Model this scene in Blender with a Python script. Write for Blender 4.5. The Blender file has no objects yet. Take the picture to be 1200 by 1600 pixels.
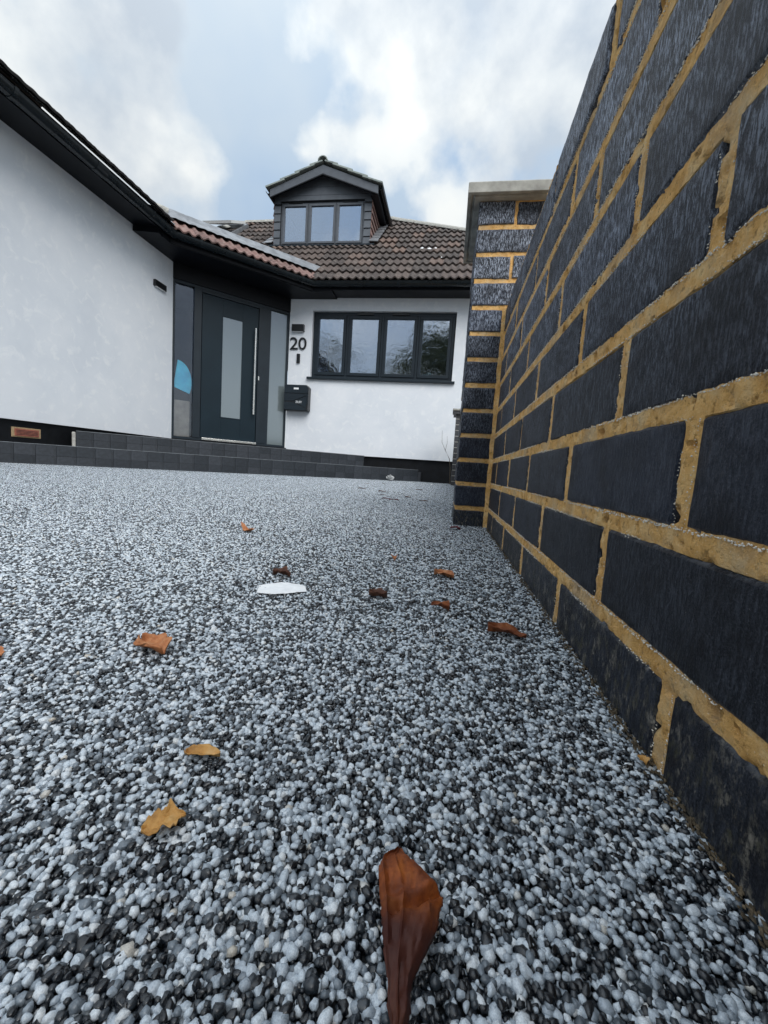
import bpy, math, random
import numpy as np
from mathutils import Vector, Matrix, noise
R = math.radians
rng = random.Random(11)
sc = bpy.context.scene
COL = sc.collection

# ------------------------------------------------------------------ camera
cam = bpy.data.cameras.new('camera'); camo = bpy.data.objects.new('camera', cam); COL.objects.link(camo)
yaw, pitch, roll = -0.148, -0.104, 0.066
cy, sy, cp, sp, cr, sr = math.cos(yaw), math.sin(yaw), math.cos(pitch), math.sin(pitch), math.cos(roll), math.sin(roll)
fw = Vector((sy*cp, cy*cp, sp)); rt = Vector((cy, -sy, 0)); up = rt.cross(fw)
r2 = rt*cr + up*sr; u2 = -rt*sr + up*cr
mw = Matrix((r2, u2, -fw)).transposed().to_4x4(); mw.translation = Vector((0, 0, .16))
camo.matrix_world = mw
cam.sensor_fit = 'VERTICAL'; cam.sensor_height = 24.0; cam.lens = 640.644/1600*24
cam.clip_start = .01; cam.clip_end = 3000
sc.camera = camo

# ------------------------------------------------------------------ world and sun
SUN_EL, SUN_AZ = R(46), R(146)     # azimuth clockwise from +Y : behind the camera, a little to the right
SKY_CLOUD = .48
SUN_E = 1.5
w = bpy.data.worlds.new('World'); sc.world = w; w.use_nodes = True
nt = w.node_tree; N = nt.nodes; L = nt.links; N.clear()
def nd(t, **k):
    n = N.new(t)
    for a, b in k.items(): setattr(n, a, b)
    return n
sky = nd('ShaderNodeTexSky', sky_type='NISHITA', sun_disc=False, sun_elevation=SUN_EL, sun_rotation=SUN_AZ)
bg1 = nd('ShaderNodeBackground'); bg1.inputs[1].default_value = .10; L.new(sky.outputs[0], bg1.inputs[0])
tc = nd('ShaderNodeTexCoord')
def wnoise(scale, detail, rough, dist, loc, sc_=(1, 1, 1)):
    a = nd('ShaderNodeMapping'); a.inputs['Scale'].default_value = sc_; a.inputs['Location'].default_value = loc
    b = nd('ShaderNodeTexNoise')
    for k_, v_ in (('Scale', scale), ('Detail', detail), ('Roughness', rough), ('Distortion', dist)): b.inputs[k_].default_value = v_
    L.new(tc.outputs['Generated'], a.inputs[0]); L.new(a.outputs[0], b.inputs[0]); return b.outputs[0]
def wramp(src, stops):
    r = nd('ShaderNodeValToRGB'); el = r.color_ramp.elements
    while len(el) < len(stops): el.new(.5)
    for e_, (p_, c_) in zip(el, stops): e_.position = p_; e_.color = (*c_, 1)
    L.new(src, r.inputs[0]); return r.outputs[0]
SEED = (17.57, 13.60, 8.99)
# puffy cloud heads with fairly crisp edges over a thin grey veil, pale blue between
body0 = wnoise(2.3, 10, .48, 0, SEED)
vm = nd('ShaderNodeMapping'); vm.inputs['Location'].default_value = (SEED[0]+5, 1, 2); L.new(tc.outputs['Generated'], vm.inputs[0])
wob_ = nd('ShaderNodeTexNoise'); wob_.inputs['Scale'].default_value = 5; wob_.inputs['Detail'].default_value = 6; L.new(vm.outputs[0], wob_.inputs[0])
wmx = nd('ShaderNodeVectorMath', operation='MULTIPLY_ADD'); wmx.inputs[1].default_value = (.22,)*3; L.new(wob_.outputs['Color'], wmx.inputs[0]); L.new(vm.outputs[0], wmx.inputs[2])
vor = nd('ShaderNodeTexVoronoi', feature='SMOOTH_F1'); vor.inputs['Scale'].default_value = 6.5; vor.inputs['Smoothness'].default_value = .6; L.new(wmx.outputs[0], vor.inputs['Vector'])
ba = nd('ShaderNodeMath', operation='MULTIPLY_ADD'); ba.inputs[1].default_value = -.20; L.new(vor.outputs['Distance'], ba.inputs[0]); L.new(body0, ba.inputs[2])
bb_ = nd('ShaderNodeMath', operation='ADD'); bb_.inputs[1].default_value = .085; L.new(ba.outputs[0], bb_.inputs[0])
body = bb_.outputs[0]
shade0 = wnoise(3.6, 9, .55, 0, (SEED[0]+9, 2, 4))
sa = nd('ShaderNodeMath', operation='MULTIPLY_ADD'); sa.inputs[1].default_value = -.16; L.new(vor.outputs['Distance'], sa.inputs[0]); L.new(shade0, sa.inputs[2])
sb_ = nd('ShaderNodeMath', operation='ADD'); sb_.inputs[1].default_value = .06; L.new(sa.outputs[0], sb_.inputs[0]); shade = sb_.outputs[0]
veil = wnoise(1.7, 5, .5, 0, (SEED[0]+3, 6, 1))
ccol = wramp(shade, [(.36, (.60, .67, .74)), (.48, (.84, .885, .90)), (.58, (1.07, 1.09, 1.05))])
gcol_ = wramp(veil, [(.36, (.42, .58, .80)), (.48, (.56, .69, .83)), (.64, (.72, .80, .85))])
cm = wramp(body, [(.44, (0, 0, 0)), (.485, (.8,)*3), (.54, (1, 1, 1))])
mxc = nd('ShaderNodeMix', data_type='RGBA'); L.new(cm, mxc.inputs[0]); L.new(gcol_, mxc.inputs[6]); L.new(ccol, mxc.inputs[7])
bg2 = nd('ShaderNodeBackground'); L.new(mxc.outputs[2], bg2.inputs[0])
# overcast sky is a little brighter towards the zenith
sxw = nd('ShaderNodeSeparateXYZ'); L.new(tc.outputs['Generated'], sxw.inputs[0])
mrw = nd('ShaderNodeMapRange'); mrw.inputs[1].default_value = 0; mrw.inputs[2].default_value = 1; mrw.inputs[3].default_value = SKY_CLOUD*1.0; mrw.inputs[4].default_value = SKY_CLOUD*2.3
pw_ = nd('ShaderNodeMath', operation='POWER'); pw_.inputs[1].default_value = 3.0
mxz = nd('ShaderNodeMath', operation='MAXIMUM'); mxz.inputs[1].default_value = 0.0; L.new(sxw.outputs[2], mxz.inputs[0]); L.new(mxz.outputs[0], pw_.inputs[0])
L.new(pw_.outputs[0], mrw.inputs[0]); L.new(mrw.outputs[0], bg2.inputs[1])
cr2 = nd('ShaderNodeValue'); cr2.outputs[0].default_value = .88
mx = nd('ShaderNodeMixShader'); L.new(cr2.outputs[0], mx.inputs[0]); L.new(bg1.outputs[0], mx.inputs[1]); L.new(bg2.outputs[0], mx.inputs[2])
ow = nd('ShaderNodeOutputWorld'); L.new(mx.outputs[0], ow.inputs[0])
sl = bpy.data.lights.new('sun', 'SUN'); sl.energy = SUN_E; sl.angle = R(42); sl.color = (1, .99, .97)
so = bpy.data.objects.new('sun', sl); COL.objects.link(so)
sd = Vector((math.sin(SUN_AZ)*math.cos(SUN_EL), math.cos(SUN_AZ)*math.cos(SUN_EL), math.sin(SUN_EL)))
so.rotation_euler = sd.to_track_quat('Z', 'Y').to_euler()
so.location = (0, -5, 8)
vs = sc.view_settings; sc.display_settings.display_device = 'sRGB'
vs.view_transform = 'Standard'; vs.look = 'None'; vs.gamma = 1; vs.use_curve_mapping = False; vs.exposure = .80
sc.render.engine = 'CYCLES'
sc.cycles.max_bounces = 6

# ------------------------------------------------------------------ materials
def material(name):
    m = bpy.data.materials.new(name); m.use_nodes = True
    nt = m.node_tree; b = nt.nodes['Principled BSDF']
    return m, nt, b
def N_(nt, t, ins=None, **k):
    n = nt.nodes.new(t)
    for a, b in k.items(): setattr(n, a, b)
    for a, b in (ins or {}).items(): n.inputs[a].default_value = b
    return n
def ramp(nt, src, stops):
    r = nt.nodes.new('ShaderNodeValToRGB'); el = r.color_ramp.elements
    while len(el) < len(stops): el.new(.5)
    for e, (p, c) in zip(el, stops): e.position = p; e.color = (*c, 1) if len(c) == 3 else c
    nt.links.new(src, r.inputs[0]); return r.outputs[0]
def mapped(nt, coord='Object', scale=(1, 1, 1), rot=(0, 0, 0), rand=False):
    t = N_(nt, 'ShaderNodeTexCoord'); m = N_(nt, 'ShaderNodeMapping', {'Scale': scale, 'Rotation': rot})
    nt.links.new(t.outputs[coord], m.inputs[0])
    if rand:
        oi = N_(nt, 'ShaderNodeObjectInfo'); mu = N_(nt, 'ShaderNodeMath', {1: 37.0}, operation='MULTIPLY'); nt.links.new(oi.outputs['Random'], mu.inputs[0])
        cb = N_(nt, 'ShaderNodeCombineXYZ'); [nt.links.new(mu.outputs[0], cb.inputs[i]) for i in range(3)]
        nt.links.new(cb.outputs[0], m.inputs['Location'])
    return m.outputs[0]
def noi(nt, vec, scale, detail=4, rough=.55, dist=0):
    n = N_(nt, 'ShaderNodeTexNoise', {'Scale': scale, 'Detail': detail, 'Roughness': rough, 'Distortion': dist})
    nt.links.new(vec, n.inputs['Vector']); return n.outputs[0]
def mix(nt, a, b, f, mode='MIX'):
    n = N_(nt, 'ShaderNodeMix', data_type='RGBA', blend_type=mode)
    for sock, v in ((n.inputs[0], f), (n.inputs[6], a), (n.inputs[7], b)):
        if isinstance(v, (int, float)): sock.default_value = v
        elif isinstance(v, tuple): sock.default_value = (*v, 1)
        else: nt.links.new(v, sock)
    return n.outputs[2]
def bump(nt, b, h, strength, dist, prev=None):
    n = N_(nt, 'ShaderNodeBump', {'Strength': strength, 'Distance': dist}); nt.links.new(h, n.inputs['Height'])
    if prev: nt.links.new(prev, n.inputs['Normal'])
    nt.links.new(n.outputs[0], b.inputs['Normal']); return n.outputs[0]
def simple(name, c, rough=.5, metal=0, spec=.5, ns=30, var=.25, bs=0, coord='Object', rvar=.15):
    m, nt, b = material(name)
    v = mapped(nt, coord); n = noi(nt, v, ns, 5)
    lo = tuple(x*(1-var) for x in c); hi = tuple(min(1, x*(1+var)) for x in c)
    nt.links.new(ramp(nt, n, [(.3, lo), (.7, hi)]), b.inputs['Base Color'])
    mr = N_(nt, 'ShaderNodeMapRange', {3: max(.02, rough-rvar), 4: min(1, rough+rvar)}); nt.links.new(noi(nt, v, ns*.4, 3), mr.inputs[0]); nt.links.new(mr.outputs[0], b.inputs['Roughness'])
    b.inputs['Metallic'].default_value = metal; b.inputs['Specular IOR Level'].default_value = spec
    if bs: bump(nt, b, noi(nt, v, ns*3, 4), .5, bs)
    return m
M = {}
def brick_material(name, base, lit, dirt=True):
    m, nt, b = material(name)
    v = mapped(nt, 'Object', (1, 1, 1), rand=True)
    vz = mapped(nt, 'Object', (1, 1, .22), rand=True)        # dragged vertically
    drag = noi(nt, vz, 440, 6, .78, .3); fine = noi(nt, v, 900, 3, .6); big = noi(nt, v, 22, 5, .6); mid = noi(nt, v, 120, 5, .7)
    oi = N_(nt, 'ShaderNodeObjectInfo')
    per = ramp(nt, oi.outputs['Random'], [(0, tuple(x*.55 for x in base)), (.5, base), (1, tuple(x*1.7 for x in base))])
    grain = noi(nt, v, 800, 6, .85)
    c = mix(nt, per, (.085, .095, .12), ramp(nt, grain, [(.50, (0, 0, 0)), (.66, (.85,)*3)]))
    c = mix(nt, c, (.003, .003, .005), ramp(nt, big, [(.32, (.6,)*3), (.5, (0, 0, 0))]))
    # sky sheen painted into the colour of the upper courses, along the dragged ridges
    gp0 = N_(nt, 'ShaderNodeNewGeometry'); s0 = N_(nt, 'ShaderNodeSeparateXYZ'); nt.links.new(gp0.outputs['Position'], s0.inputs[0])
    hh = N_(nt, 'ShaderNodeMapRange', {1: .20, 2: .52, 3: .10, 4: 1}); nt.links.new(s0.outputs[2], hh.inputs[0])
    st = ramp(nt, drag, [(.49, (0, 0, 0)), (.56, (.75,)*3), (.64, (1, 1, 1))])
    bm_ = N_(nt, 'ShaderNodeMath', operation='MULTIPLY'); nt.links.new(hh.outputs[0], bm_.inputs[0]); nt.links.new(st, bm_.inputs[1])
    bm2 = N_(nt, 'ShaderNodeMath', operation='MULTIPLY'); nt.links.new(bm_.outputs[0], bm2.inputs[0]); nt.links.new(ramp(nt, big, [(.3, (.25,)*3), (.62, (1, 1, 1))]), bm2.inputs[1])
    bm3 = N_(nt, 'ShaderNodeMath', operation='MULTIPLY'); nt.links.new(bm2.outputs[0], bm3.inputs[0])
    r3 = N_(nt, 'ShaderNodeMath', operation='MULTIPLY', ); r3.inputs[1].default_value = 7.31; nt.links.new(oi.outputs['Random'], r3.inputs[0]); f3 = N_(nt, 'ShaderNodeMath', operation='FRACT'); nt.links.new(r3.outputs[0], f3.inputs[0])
    nt.links.new(ramp(nt, f3.outputs[0], [(0, (.45,)*3), (1, (1, 1, 1))]), bm3.inputs[1])      # painted sheen stronger on some bricks than others
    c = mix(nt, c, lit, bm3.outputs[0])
    c = mix(nt, c, (.20, .19, .18), ramp(nt, mid, [(.64, (0, 0, 0)), (.80, (.35,)*3)]))       # pale salt speckle
    c = mix(nt, c, (.50, .50, .50), ramp(nt, fine, [(.72, (0, 0, 0)), (.77, (.8,)*3)]))
    # worn lime-stained arris along the bed edges
    to = N_(nt, 'ShaderNodeTexCoord'); so_ = N_(nt, 'ShaderNodeSeparateXYZ'); nt.links.new(to.outputs['Object'], so_.inputs[0])
    az = N_(nt, 'ShaderNodeMath', operation='ABSOLUTE'); nt.links.new(so_.outputs[2], az.inputs[0])
    am = N_(nt, 'ShaderNodeMapRange', {1: .0283, 2: .0305, 3: 0, 4: 1}); nt.links.new(az.outputs[0], am.inputs[0])
    ae = N_(nt, 'ShaderNodeMath', operation='MULTIPLY'); nt.links.new(am.outputs[0], ae.inputs[0]); nt.links.new(ramp(nt, mid, [(.44, (0, 0, 0)), (.58, (.75,)*3)]), ae.inputs[1])
    c = mix(nt, c, (.17, .18, .20), ae.outputs[0])
    if dirt:  # grime, splashed cement and algae near the ground
        g = N_(nt, 'ShaderNodeNewGeometry'); sx = N_(nt, 'ShaderNodeSeparateXYZ'); nt.links.new(g.outputs['Position'], sx.inputs[0])
        mr = N_(nt, 'ShaderNodeMapRange', {1: .075, 2: .02, 3: 0, 4: 1}); nt.links.new(sx.outputs[2], mr.inputs[0])
        vg = mapped(nt, 'Object', (1, 1, .55), rand=True)
        gm = ramp(nt, noi(nt, vg, 130, 9, .8), [(.50, (0, 0, 0)), (.60, (.9,)*3)])
        mm = N_(nt, 'ShaderNodeMath', operation='MULTIPLY'); nt.links.new(mr.outputs[0], mm.inputs[0]); nt.links.new(gm, mm.inputs[1])
        dc = ramp(nt, noi(nt, v, 60, 6, .7), [(.38, (.045, .045, .018)), (.5, (.13, .12, .095)), (.62, (.34, .31, .26))])
        c = mix(nt, c, dc, mm.outputs[0])
    nt.links.new(c, b.inputs['Base Color'])
    mr2 = N_(nt, 'ShaderNodeMapRange', {3: .34, 4: .6}); nt.links.new(mid, mr2.inputs[0]); nt.links.new(mr2.outputs[0], b.inputs['Roughness'])
    b.inputs['Specular IOR Level'].default_value = .2
    p = bump(nt, b, drag, .8, .0026); p = bump(nt, b, mid, .6, .0008, p); bump(nt, b, fine, .5, .0003, p)
    return m
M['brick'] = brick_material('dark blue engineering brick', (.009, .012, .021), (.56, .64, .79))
M['brick_small'] = simple('dark brick', (.05, .052, .058), .6, ns=60, bs=.001)
def mortar_material(name, c1, c2, c3):
    m, nt, b = material(name)
    v = mapped(nt, 'Object'); n = noi(nt, v, 45, 6, .65); f = noi(nt, v, 700, 4, .7); h = noi(nt, v, 170, 5, .7)
    c = ramp(nt, n, [(.3, c1), (.5, c2), (.72, c3)])
    c = mix(nt, c, tuple(x*.5 for x in c1), ramp(nt, h, [(.33, (.85,)*3), (.45, (0, 0, 0))]))
    c = mix(nt, c, (.50, .40, .27), ramp(nt, noi(nt, v, 14, 7, .7), [(.48, (0, 0, 0)), (.66, (.7,)*3)]))
    c = mix(nt, c, (.90, .80, .60), ramp(nt, f, [(.60, (0, 0, 0)), (.72, (.7,)*3)]))
    nt.links.new(c, b.inputs['Base Color']); b.inputs['Roughness'].default_value = .95; b.inputs['Specular IOR Level'].default_value = .2
    p = bump(nt, b, f, 1, .0011); p = bump(nt, b, h, 1, .0026, p)
    return m
M['mortar'] = mortar_material('ochre mortar', (.52, .27, .075), (.78, .46, .165), (.90, .66, .34))
M['mortar_grey'] = simple('grey mortar', (.42, .41, .38), .9, ns=60, bs=.001)
M['grit'] = simple('dark grit', (.10, .075, .045), .9, ns=300, var=.8)
M['salt'] = simple('white mortar crumbs', (.74, .70, .62), .9, ns=900, var=.15)
M['concrete'] = simple('grey cast concrete', (.36, .355, .325), .85, spec=.3, ns=28, var=.30, bs=.0006)
def render_mat():
    m, nt, b = material('white painted render')
    v = mapped(nt, 'Object'); a = noi(nt, v, 1.6, 7, .6, .4); s = noi(nt, v, 9, 5, .6, .6); f = noi(nt, v, 160, 3)
    c = ramp(nt, a, [(.3, (.70, .735, .785)), (.5, (.76, .79, .83)), (.7, (.82, .84, .87))])
    c = mix(nt, c, (.87, .885, .90), ramp(nt, s, [(.54, (0, 0, 0)), (.66, (.6,)*3)]))
    c = mix(nt, c, (.58, .59, .59), ramp(nt, noi(nt, mapped(nt, 'Object', (1, 1, .35)), 5.3, 8, .75), [(.62, (0, 0, 0)), (.8, (.35,)*3)]))
    nt.links.new(c, b.inputs['Base Color']); b.inputs['Roughness'].default_value = .9; b.inputs['Specular IOR Level'].default_value = .2
    p = bump(nt, b, s, .35, .004); bump(nt, b, f, .4, .0012, p)
    return m
M['render'] = render_mat()
M['anthracite'] = simple('anthracite grey frames', (.015, .023, .031), .38, spec=.3, ns=6, var=.12, rvar=.08)
M['door'] = simple('blue grey door paint', (.009, .020, .029), .42, spec=.22, ns=4, var=.10, rvar=.06)
M['shiplap'] = simple('slate grey cladding boards', (.088, .10, .118), .55, ns=12, var=.12)
M['gutter'] = simple('black plastic gutter', (.007, .011, .014), .28, spec=.4, ns=10, var=.3)
M['soffit'] = simple('black soffit boards', (.005, .006, .009), .45, spec=.25, ns=6, var=.2)
M['plinth'] = simple('black bitumen plinth', (.005, .006, .008), .6, spec=.25, ns=14, var=.5, bs=.001)
M['block'] = simple('charcoal paving block', (.024, .028, .035), .62, ns=40, var=.35, bs=.0012)
M['black'] = simple('black plastic', (.008, .009, .011), .35, ns=10)
M['steel'] = simple('brushed steel', (.72, .71, .68), .25, metal=1, ns=40, var=.05)
M['white_plastic'] = simple('white frame', (.72, .73, .72), .5, ns=10, var=.05)
M['lead'] = simple('weathered lead', (.23, .24, .255), .5, metal=.35, ns=9, var=.35, bs=.002)
M['terracotta'] = simple('terracotta', (.36, .12, .08), .8, ns=30)
M['buff'] = simple('buff cement', (.42, .30, .17), .9, ns=60, bs=.001)
def tile_mat(name, stops, lichen):
    m, nt, b = material(name)
    v = mapped(nt, 'Object', rand=True); oi = N_(nt, 'ShaderNodeObjectInfo')
    tcn = N_(nt, 'ShaderNodeAttribute', attribute_name='tint', attribute_type='GEOMETRY')
    ad = N_(nt, 'ShaderNodeMath', operation='ADD'); nt.links.new(oi.outputs['Random'], ad.inputs[0]); nt.links.new(tcn.outputs['Fac'], ad.inputs[1])
    fr = N_(nt, 'ShaderNodeMath', operation='FRACT'); nt.links.new(ad.outputs[0], fr.inputs[0])
    c = ramp(nt, fr.outputs[0], stops)
    c = mix(nt, c, lichen, ramp(nt, noi(nt, v, 16, 8, .75), [(.46, (0, 0, 0)), (.66, (.65,)*3)]))
    c = mix(nt, c, (.02, .018, .018), ramp(nt, noi(nt, v, 9, 6, .7), [(.3, (.75,)*3), (.46, (0, 0, 0))]))
    nt.links.new(c, b.inputs['Base Color']); b.inputs['Roughness'].default_value = .85
    bump(nt, b, noi(nt, v, 150, 5, .7), .6, .003)
    return m
M['tile'] = tile_mat('weathered brown concrete tile', [(0, (.036, .027, .025)), (.5, (.062, .046, .041)), (.85, (.098, .070, .060)), (1, (.15, .094, .072))], (.19, .165, .145))
M['tile_dark'] = tile_mat('dark wing tile', [(0, (.022, .020, .020)), (1, (.04, .035, .033))], (.07, .065, .06))  # darker tile tone for the wing roof
M['tile_pink'] = tile_mat('pinkish brown tile', [(0, (.15, .085, .075)), (.5, (.20, .115, .10)), (1, (.25, .15, .13))], (.32, .25, .22))
M['tile_green'] = tile_mat('grey green verge tile', [(0, (.22, .26, .25)), (1, (.30, .34, .32))], (.40, .42, .38))
def glass_mat(name, tint, mirror, rough, bumpy=0, body=None, bscale=14, gcol=(.76, .85, 1.0)):
    m, nt, b = material(name); nt.nodes.remove(b)
    out = nt.nodes['Material Output']
    gl = N_(nt, 'ShaderNodeBsdfGlossy', {'Roughness': rough, 'Color': (*gcol, 1)})
    if body: tr = N_(nt, 'ShaderNodeBsdfDiffuse', {'Color': (*body, 1)})
    else: tr = N_(nt, 'ShaderNodeBsdfTransparent', {'Color': (*tint, 1)})
    fr = N_(nt, 'ShaderNodeFresnel', {'IOR': 1.5}); mr = N_(nt, 'ShaderNodeMapRange', {1: .04, 2: 1, 3: mirror, 4: 1}); nt.links.new(fr.outputs[0], mr.inputs[0])
    mx = N_(nt, 'ShaderNodeMixShader'); nt.links.new(mr.outputs[0], mx.inputs[0]); nt.links.new(tr.outputs[0], mx.inputs[1]); nt.links.new(gl.outputs[0], mx.inputs[2])
    if bumpy:
        v = mapped(nt, 'Object'); h = noi(nt, v, bscale, 4, .5, 2.2)
        bn = N_(nt, 'ShaderNodeBump', {'Strength': 1, 'Distance': bumpy}); nt.links.new(h, bn.inputs['Height']); nt.links.new(bn.outputs[0], gl.inputs['Normal'])
    nt.links.new(mx.outputs[0], out.inputs[0]); return m
M['glass'] = glass_mat('window glass', (.8, .84, .85), .42, .01)
M['film'] = glass_mat('window glass under wrinkled film', (.8, .82, .80), .46, .02, .0018, bscale=5)
M['frosted'] = glass_mat('frosted door glass', None, .16, .12, 0, (.15, .18, .185))
M['sideglass'] = glass_mat('tinted sidelight glass', (.95, .97, 1.0), .06, .04)
M['blind'] = simple('pale yellow blind', (.62, .60, .44), .8, ns=5, var=.1)
M['inside'] = simple('dim room wall', (.10, .10, .10), .9, ns=2, var=.3)
M['cyan'] = simple('light blue plastic', (.10, .72, .98), .4, ns=5)
M['beige'] = simple('beige board', (.42, .36, .28), .8, ns=9)
def paper():
    m, nt, b = material('white paper'); v = mapped(nt); nt.links.new(ramp(nt, noi(nt, v, 120, 4), [(.3, (.78, .80, .82)), (.7, (.86, .87, .88))]), b.inputs['Base Color']); b.inputs['Roughness'].default_value = .8
    return m
M['paper'] = paper()
def leaf_mat(name, a, b_, c_, grad=False):
    m, nt, b = material(name)
    v = mapped(nt, 'Object', (1, 1, 1), rand=True); vs_ = mapped(nt, 'Object', (1, .18, 1), rand=True)
    c = ramp(nt, noi(nt, v, 85, 6, .65), [(.3, a), (.5, b_), (.72, c_)])
    c = mix(nt, c, tuple(x*.35 for x in a), ramp(nt, noi(nt, vs_, 420, 3), [(.52, (0, 0, 0)), (.8, (.55,)*3)]))
    if grad:   # the leaf itself is purple brown towards its stalk
        t_ = N_(nt, 'ShaderNodeTexCoord'); sx = N_(nt, 'ShaderNodeSeparateXYZ'); nt.links.new(t_.outputs['Object'], sx.inputs[0])
        mr = N_(nt, 'ShaderNodeMapRange', {1: .012, 2: -.004, 3: 0, 4: .9}); nt.links.new(sx.outputs[1], mr.inputs[0]); c = mix(nt, c, (.045, .012, .010), mr.outputs[0])
    nt.links.new(c, b.inputs['Base Color']); b.inputs['Roughness'].default_value = .62; b.inputs['Specular IOR Level'].default_value = .35
    p = bump(nt, b, noi(nt, vs_, 300, 3), .5, .0006); bump(nt, b, noi(nt, v, 600, 4), .5, .0003, p)
    return m
M['leaf_rust'] = leaf_mat('rust brown dead leaf', (.075, .019, .010), (.19, .050, .014), (.32, .10, .024))
M['leaf_big'] = leaf_mat('rust brown dead leaf darkening to its stalk', (.12, .026, .008), (.30, .072, .013), (.50, .15, .024), True)
M['leaf_orange'] = leaf_mat('orange brown dead leaf', (.24, .075, .025), (.42, .16, .06), (.55, .27, .13))
M['leaf_gold'] = leaf_mat('golden dead leaf', (.34, .15, .035), (.55, .29, .08), (.66, .44, .20))
M['leaf_dark'] = leaf_mat('dark dead leaf', (.035, .014, .010), (.09, .035, .02), (.16, .07, .04))
M['leaf_wine'] = leaf_mat('dark red dead leaf', (.05, .008, .012), (.13, .015, .025), (.2, .04, .05))
M['bark'] = simple('bark', (.07, .055, .04), .9, ns=12, bs=.01)
M['foliage'] = simple('foliage', (.12, .13, .075), .7, ns=2, var=.4)
M['neigh'] = simple('pale brick', (.34, .27, .22), .9, ns=3)
def gravel_mat(kind):
    m, nt, b = material('resin bound gravel '+kind.lower())
    at = N_(nt, 'ShaderNodeAttribute', attribute_name='shade', attribute_type=kind)
    c = ramp(nt, at.outputs['Fac'], [(0, (.004, .005, .008)), (.28, (.013, .017, .023)), (.40, (.045, .056, .068)), (.48, (.20, .235, .27)), (.59, (.47, .53, .59)), (.82, (.70, .77, .83)), (.98, (.86, .90, .93)), (1, (.60, .54, .45))])
    v = mapped(nt, 'Object'); 
    g = N_(nt, 'ShaderNodeNewGeometry')
    c = mix(nt, c, (.9, .93, .97), ramp(nt, noi(nt, g.outputs['Position'], 900, 4, .7), [(.35, (0, 0, 0)), (.8, (.25,)*3)]), 'MULTIPLY') if False else c
    n = noi(nt, g.outputs['Position'], 1900, 4, .7)
    c = mix(nt, c, (.45, .48, .52), ramp(nt, n, [(.4, (0, 0, 0)), (.75, (.9,)*3)]), 'MULTIPLY')
    nt.links.new(c, b.inputs['Base Color']); b.inputs['Roughness'].default_value = .24
    b.inputs['Specular IOR Level'].default_value = .6; b.inputs['Coat Weight'].default_value = .3; b.inputs['Coat Roughness'].default_value = .12
    bump(nt, b, n, .35, .00025)
    return m
M['gravel_i'] = gravel_mat('INSTANCER'); M['gravel_g'] = gravel_mat('GEOMETRY')
M['drive'] = simple('dark resin bed', (.012, .014, .017), .5, ns=400, var=.5, bs=.001)
M['soil'] = simple('tarmac and verge', (.05, .052, .05), .9, ns=3, var=.3)

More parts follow.
